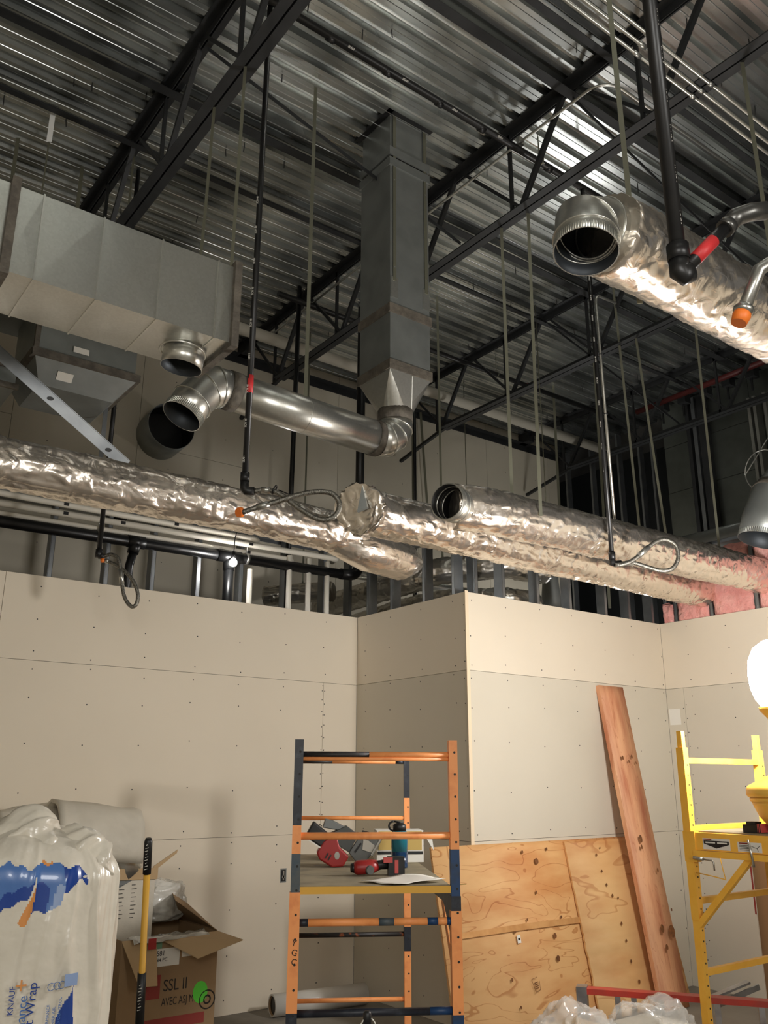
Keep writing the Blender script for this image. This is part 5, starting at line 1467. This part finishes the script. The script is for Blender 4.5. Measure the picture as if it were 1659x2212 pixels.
d = MB(); d.tube(hose_curve([(bx + .10, by - .12, 1.33), (bx + .13, by - .13, 1.41), (bx + .16, by - .13, 1.44), (bx + .18, by - .12, 1.455)], 10), neck_r([.12, .10, .07, .02]), 60, True, crumple(2))
part(t, 'tied_neck', d, 'bag')
def on_bag(s_, z, out=.012):
    th = thc + s_
    p = bag_pt(th, z / 1.50); q_ = V((math.cos(th), math.sin(th), 0)); return p + q_ * out, q_
def bag_text(body, size, s_, z, m, out=.02):
    p, q_ = on_bag(s_, z, out)
    tx = V((-q_.y, q_.x, 0))
    text(t, body, size, p, (0, 0, 1), -tx, m)
bag_text('KNAUF', .022, .045, 1.025, 'bagblue')
bag_text('ormance', .036, .15, .945, 'bagblue2')
bag_text('Duct Wrap', .036, .215, .935, 'bagblue')
bag_text('+', .06, .155, 1.08, 'bagorange')
bag_text('THERMAL PERFORMANCE', .012, .315, .90, 'bagblue2')
bag_text('CERTIFIED HEALTHIER AIR', .012, .36, .89, 'bagblue2')
bag_text('SOUND CONTROL', .012, .41, .95, 'bagblue2')
for s_ in (.305, .352, .395):
    p, q_ = on_bag(s_, 1.085, .02)
    d = MB(); d.ring(p, q_, .010, .001, 8, 4); part(t, 'print_mark', d, 'bagblue2')
p, q_ = on_bag(.475, 1.095, .014); tx = V((-q_.y, q_.x, 0))
part(t, 'print_mark', MB().obox(p, tx * .02, V((0, 0, .016)), q_ * .0008), 'bagblue3')

# carton of pipe covering
bx0, bx1, byf, byb, bz = 2.19, 2.83, 5.55, 6.15, .71
t = thing('open_carton', 'open brown carton with a green dot sticker by the left wall', 'box', ((bx0 + bx1) / 2, (byf + byb) / 2, 0))
part(t, 'front_panel', MB().box(bx0, bx1, byf, byf + .006, 0, bz), 'card')
part(t, 'back_panel', MB().box(bx0, bx1, byb - .006, byb, 0, bz), 'card')
part(t, 'side_panel', MB().box(bx0, bx0 + .006, byf + .006, byb - .006, 0, bz), 'card')
part(t, 'side_panel', MB().box(bx1 - .006, bx1, byf + .006, byb - .006, 0, bz), 'card')
part(t, 'bottom_panel', MB().box(bx0, bx1, byf, byb, 0, .006), 'card')
def flap(pts, m='card_in', th=.005):
    P_ = [V(p) for p in pts]; n_ = (P_[1] - P_[0]).cross(P_[2] - P_[0]).normalized() * th
    d = MB(); k = len(P_); b_ = d.pts(P_ + [p + n_ for p in P_])
    d.face(range(b_, b_ + k)); d.face([b_ + k + i for i in reversed(range(k))])
    for i in range(k): d.face((b_ + i, b_ + k + i, b_ + k + (i + 1) % k, b_ + (i + 1) % k))
    return part(t, 'flap', d, m)
flap([(bx0 + .23, byf, bz), (bx1, byf, bz), (bx1 + .04, byf - .26, bz - .02), (bx0 + .40, byf - .22, bz - .10)])
flap([(bx1, byf + .02, bz), (bx1, byb, bz), (bx1 - .10, byb - .02, bz + .22), (bx1 - .26, byf + .12, bz + .19)], 'card')
flap([(bx0, byf, bz), (bx0 + .22, byf, bz - .0), (bx0 + .17, byf - .18, bz - .23), (bx0 + .05, byf - .2, bz - .22)])
flap([(bx0, byb, bz), (bx1, byb, bz), (bx1 - .05, byb + .05, bz + .08), (bx0 + .03, byb + .05, bz + .09)], 'card')
yf_ = byf - .0012
xd, zd = (1, 0, 0), (0, 0, 1)
text(t, 'SSL II', .092, (2.475, yf_, .405), xd, zd, 'ink', sx=.8)
text(t, 'AVEC ASJ M', .062, (2.47, yf_, .325), xd, zd, 'ink', sx=.66)
part(t, 'print_block', MB().box(2.345, 2.455, yf_, byf, .37, .50), 'red_ink', 'red printed block')
part(t, 'print_stripe', MB().box(2.36, 2.76, yf_, byf, .20, .26), 'red_ink', 'red printed stripe')
d = MB(); d.prism([(.05 * math.cos(a), .062 * math.sin(a)) for a in [k * PI / 16 for k in range(32)]], (2.725, yf_ - .001, .372), xd, zd, (0, .001, 0)); part(t, 'dot_sticker', d, 'green', 'bright green dot sticker')
d = MB(); d.ring((2.775, yf_, .325), (0, 1, 0), .052, .004, 24, 4); d.ring((2.775, yf_, .325), (0, 1, 0), .022, .005, 20, 4); part(t, 'print_mark', d, 'ink')
for k, xx in enumerate((2.515, 2.63, 2.745)):
    d = MB(); d.ring((xx, yf_, .10 + .012 * k), (0, 1, 0), .05, .003, 28, 4)
    for q_ in range(3): d.box(xx - .025, xx + .025, yf_, byf, .09 + .012 * k + q_ * .012, .094 + .012 * k + q_ * .012)
    part(t, 'print_mark', d, 'ink')
part(t, 'shipping_label', MB().box(2.33, 2.57, yf_, byf, .545, .645), 'white', 'white shipping label')
part(t, 'shipping_label', MB().box(2.33, 2.45, yf_, byf, .645, .71), 'greenlabel', 'green label')
text(t, '722581', .042, (2.36, yf_ - .001, .605), xd, zd, 'ink', sx=.9)
text(t, 'MAX  84 PC', .028, (2.345, yf_ - .001, .573), xd, zd, 'ink')
text(t, '1/8', .034, (2.365, yf_ - .001, .665), xd, zd, 'ink')
part(t, 'hand_hole', MB().box(2.585, 2.72, yf_, byf, .585, .625), 'white', 'hand hole showing white covering')
for k in range(6):
    x = bx0 + .07 + .095 * k
    o = MB().tube([(x, byf + .09 + .05 * (k % 2), .05), (x, byf + .09 + .05 * (k % 2), bz - .06)], .044, 16)
    single('pipe_cover', o, 'offwhite', ('first', 'second', 'third', 'fourth', 'fifth', 'sixth')[k] + ' white pipe cover from the left inside the open brown carton', 'pipe cover', 'pipe covers in the carton')
t = thing('film_scrap', 'crumpled clear film scrap on the open carton rim', 'film', (2.4, 5.6, .70))
g = [[(2.24 + .5 * i / 14, 5.50 + .12 * k / 5 - .02, .715 + .03 * abs(noise.noise(V((i * .6, k * .8, 3)))) + (.0 if k else -.02)) for k in range(6)] for i in range(15)]
d = MB(); d.sheet(g, .002); part(t, 'film', d, 'film')
part(t, 'red_print', MB().box(2.33, 2.38, 5.478, 5.482, .66, .72), 'tool_red')
# second carton, standing farther left, printed white
t = thing('white_carton', 'white printed carton with open cardboard flaps behind the brown carton', 'box', (2.05, 6.05, 0))
part(t, 'body', MB().box(1.62, 2.48, 5.80, 6.33, 0, 1.05), 'offwhite')
part(t, 'flap', MB().obox((2.27, 5.79, 1.06), (.22, 0, -.005), (0, .004, 0), (0, 0, .034)), 'card_in')
part(t, 'flap', MB().prism([(0, 0), (.15, .05), (.155, .07), (-.01, .03)], (2.47, 5.80, 1.07), (1, 0, .35), (0, 0, 1), (0, .006, 0)), 'card_in')
d = MB()
for r_ in range(9):
    for q_ in range(4): d.box(2.16 + q_ * .082, 2.185 + q_ * .082 + .01 * (r_ % 2), 5.7985, 5.80, .80 + r_ * .024, .804 + r_ * .024)
part(t, 'print_lines', d, 'ink')
part(t, 'grey_triangle', MB().prism([(0, 0), (0, .10), (.20, .10)], (2.14, 5.7988, .93), (1, 0, 0), (0, 0, 1), (0, .0008, 0)), 'tool_grey')  # grey triangle on the carton front
lump('film_wad', 'wad of cloudy film stuffed between the two cartons', (2.60, 5.98, .86), .16, .10, .13, 9.0, 'film', 'film')
# metal jacket roll and pieces of pipe covering on top
t = thing('metal_sheet_roll', 'rolled shiny metal jacketing sheet standing in the white carton', 'roll', (2.2, 5.9, 1.05))
p0, p1 = V((2.33, 5.86, 1.05)), V((2.08, 5.90, 1.36)); ax = (p1 - p0).normalized(); A = ax.cross(V((0, 1, 0))).normalized(); B = ax.cross(A)
g = []
for i in range(25):
    a = i / 24 * 2 * PI * 1.1; r_ = .085 + .006 * i / 24
    g.append([p0 + (A * math.cos(a) + B * math.sin(a)) * r_ + ax * L_ for L_ in (0, .13, .26, .40 + .04 * math.cos(a))])
d = MB(); d.sheet(g, .001); part(t, 'sheet', d, 'galv_round')
def shell(name, lab, p0, p1, r, a0_, a1_, th, sd, ref=(0, 0, 1)):
    p0, p1 = V(p0), V(p1); ax = (p1 - p0).normalized(); A = ax.cross(V(ref)).normalized(); B = A.cross(ax)
    g = []
    for i in range(17):
        a = a0_ + (a1_ - a0_) * i / 16
        row = []
        for k in range(13):
            u = k / 12
            e = .02 * noise.noise(V((a * 3, u * 3, sd)))
            uu = u * (1 + (.05 * noise.noise(V((a * 8, sd, 1))) if k in (0, 12) else 0))
            row.append(p0.lerp(p1, uu) + (A * math.cos(a) + B * math.sin(a)) * (r + e))
        g.append(row)
    d = MB(); d.sheet(g, th)
    return single(name, d, 'offwhite', lab, 'insulation')
shell('insulation_shell', 'large torn curved white insulation shell topping the corner pile', (1.80, 5.98, 1.26), (2.36, 5.98, 1.20), .24, -.3, PI * .95, .02, 1.0)
shell('insulation_shell', 'flat white insulation shell left of the large torn one', (1.05, 5.95, 1.22), (1.80, 6.0, 1.22), .16, 0, PI, .025, 2.0)
shell('insulation_shell', 'grey leaning insulation shell behind the flat white one', (1.55, 6.16, 1.25), (1.90, 6.16, 1.30), .18, .2, PI * .9, .02, 3.0)
single('pile_carton', MB().box(.7, 1.6, 5.75, 6.33, 0, 1.18), 'card', 'brown carton under the insulation shells at the left edge', 'box')
d = MB(); d.tube(hose_curve([(1.30, 5.62, 1.20), (1.31, 5.62, 1.30), (1.30, 5.62, 1.36), (1.345, 5.62, 1.44), (1.375, 5.62, 1.475)]), [.05] * 5 + [.055] * 8 + [.06] * 6 + [.045] * 6 + [.022] * 6 + [.018] * 2, 14)
single('glue_bottle', d, 'knot', 'brown hooked bottle standing on the pile at the left edge', 'bottle')
single('pile_plank', MB().box(1.0, 1.55, 5.52, 5.75, 1.17, 1.195), 'mesh_dark', 'dark board under the brown hooked bottle', 'board')
# extension pole
t = thing('extension_pole', 'yellow extension pole with black grips leaning by the open carton', 'pole', (1.60, 3.95, 0))
q0, q1 = V((1.535, 3.69, 1.41)), V((1.70, 3.98, 0.0))
lr = lambda u: q0.lerp(q1, u)
part(t, 'shaft', MB().tube([lr(.09), lr(1.0)], .0135, 16), 'yellow_edge')
part(t, 'grip', MB().tube([lr(0), lr(.01), lr(.10)], [.012, .017, .017], 16), 'black')
part(t, 'grip', MB().tube([lr(.375), lr(.54)], [.018, .018], 16), 'black')
q_ = -V((fw.x, fw.y, 0)).normalized()
for u0 in (.02, .41):
    d = MB()
    for k in range(9):
        u = u0 + .0085 * k
        c0 = lr(u) + q_ * .0183
        d.bar(c0 - RT * (.004 + .002 * (k % 3)), c0 + RT * (.003 + .002 * ((k * 2) % 3)) + (q0 - q1).normalized() * .004, .002, .0006, q_)
    part(t, 'maker_mark', d, 'white', 'small white maker print')
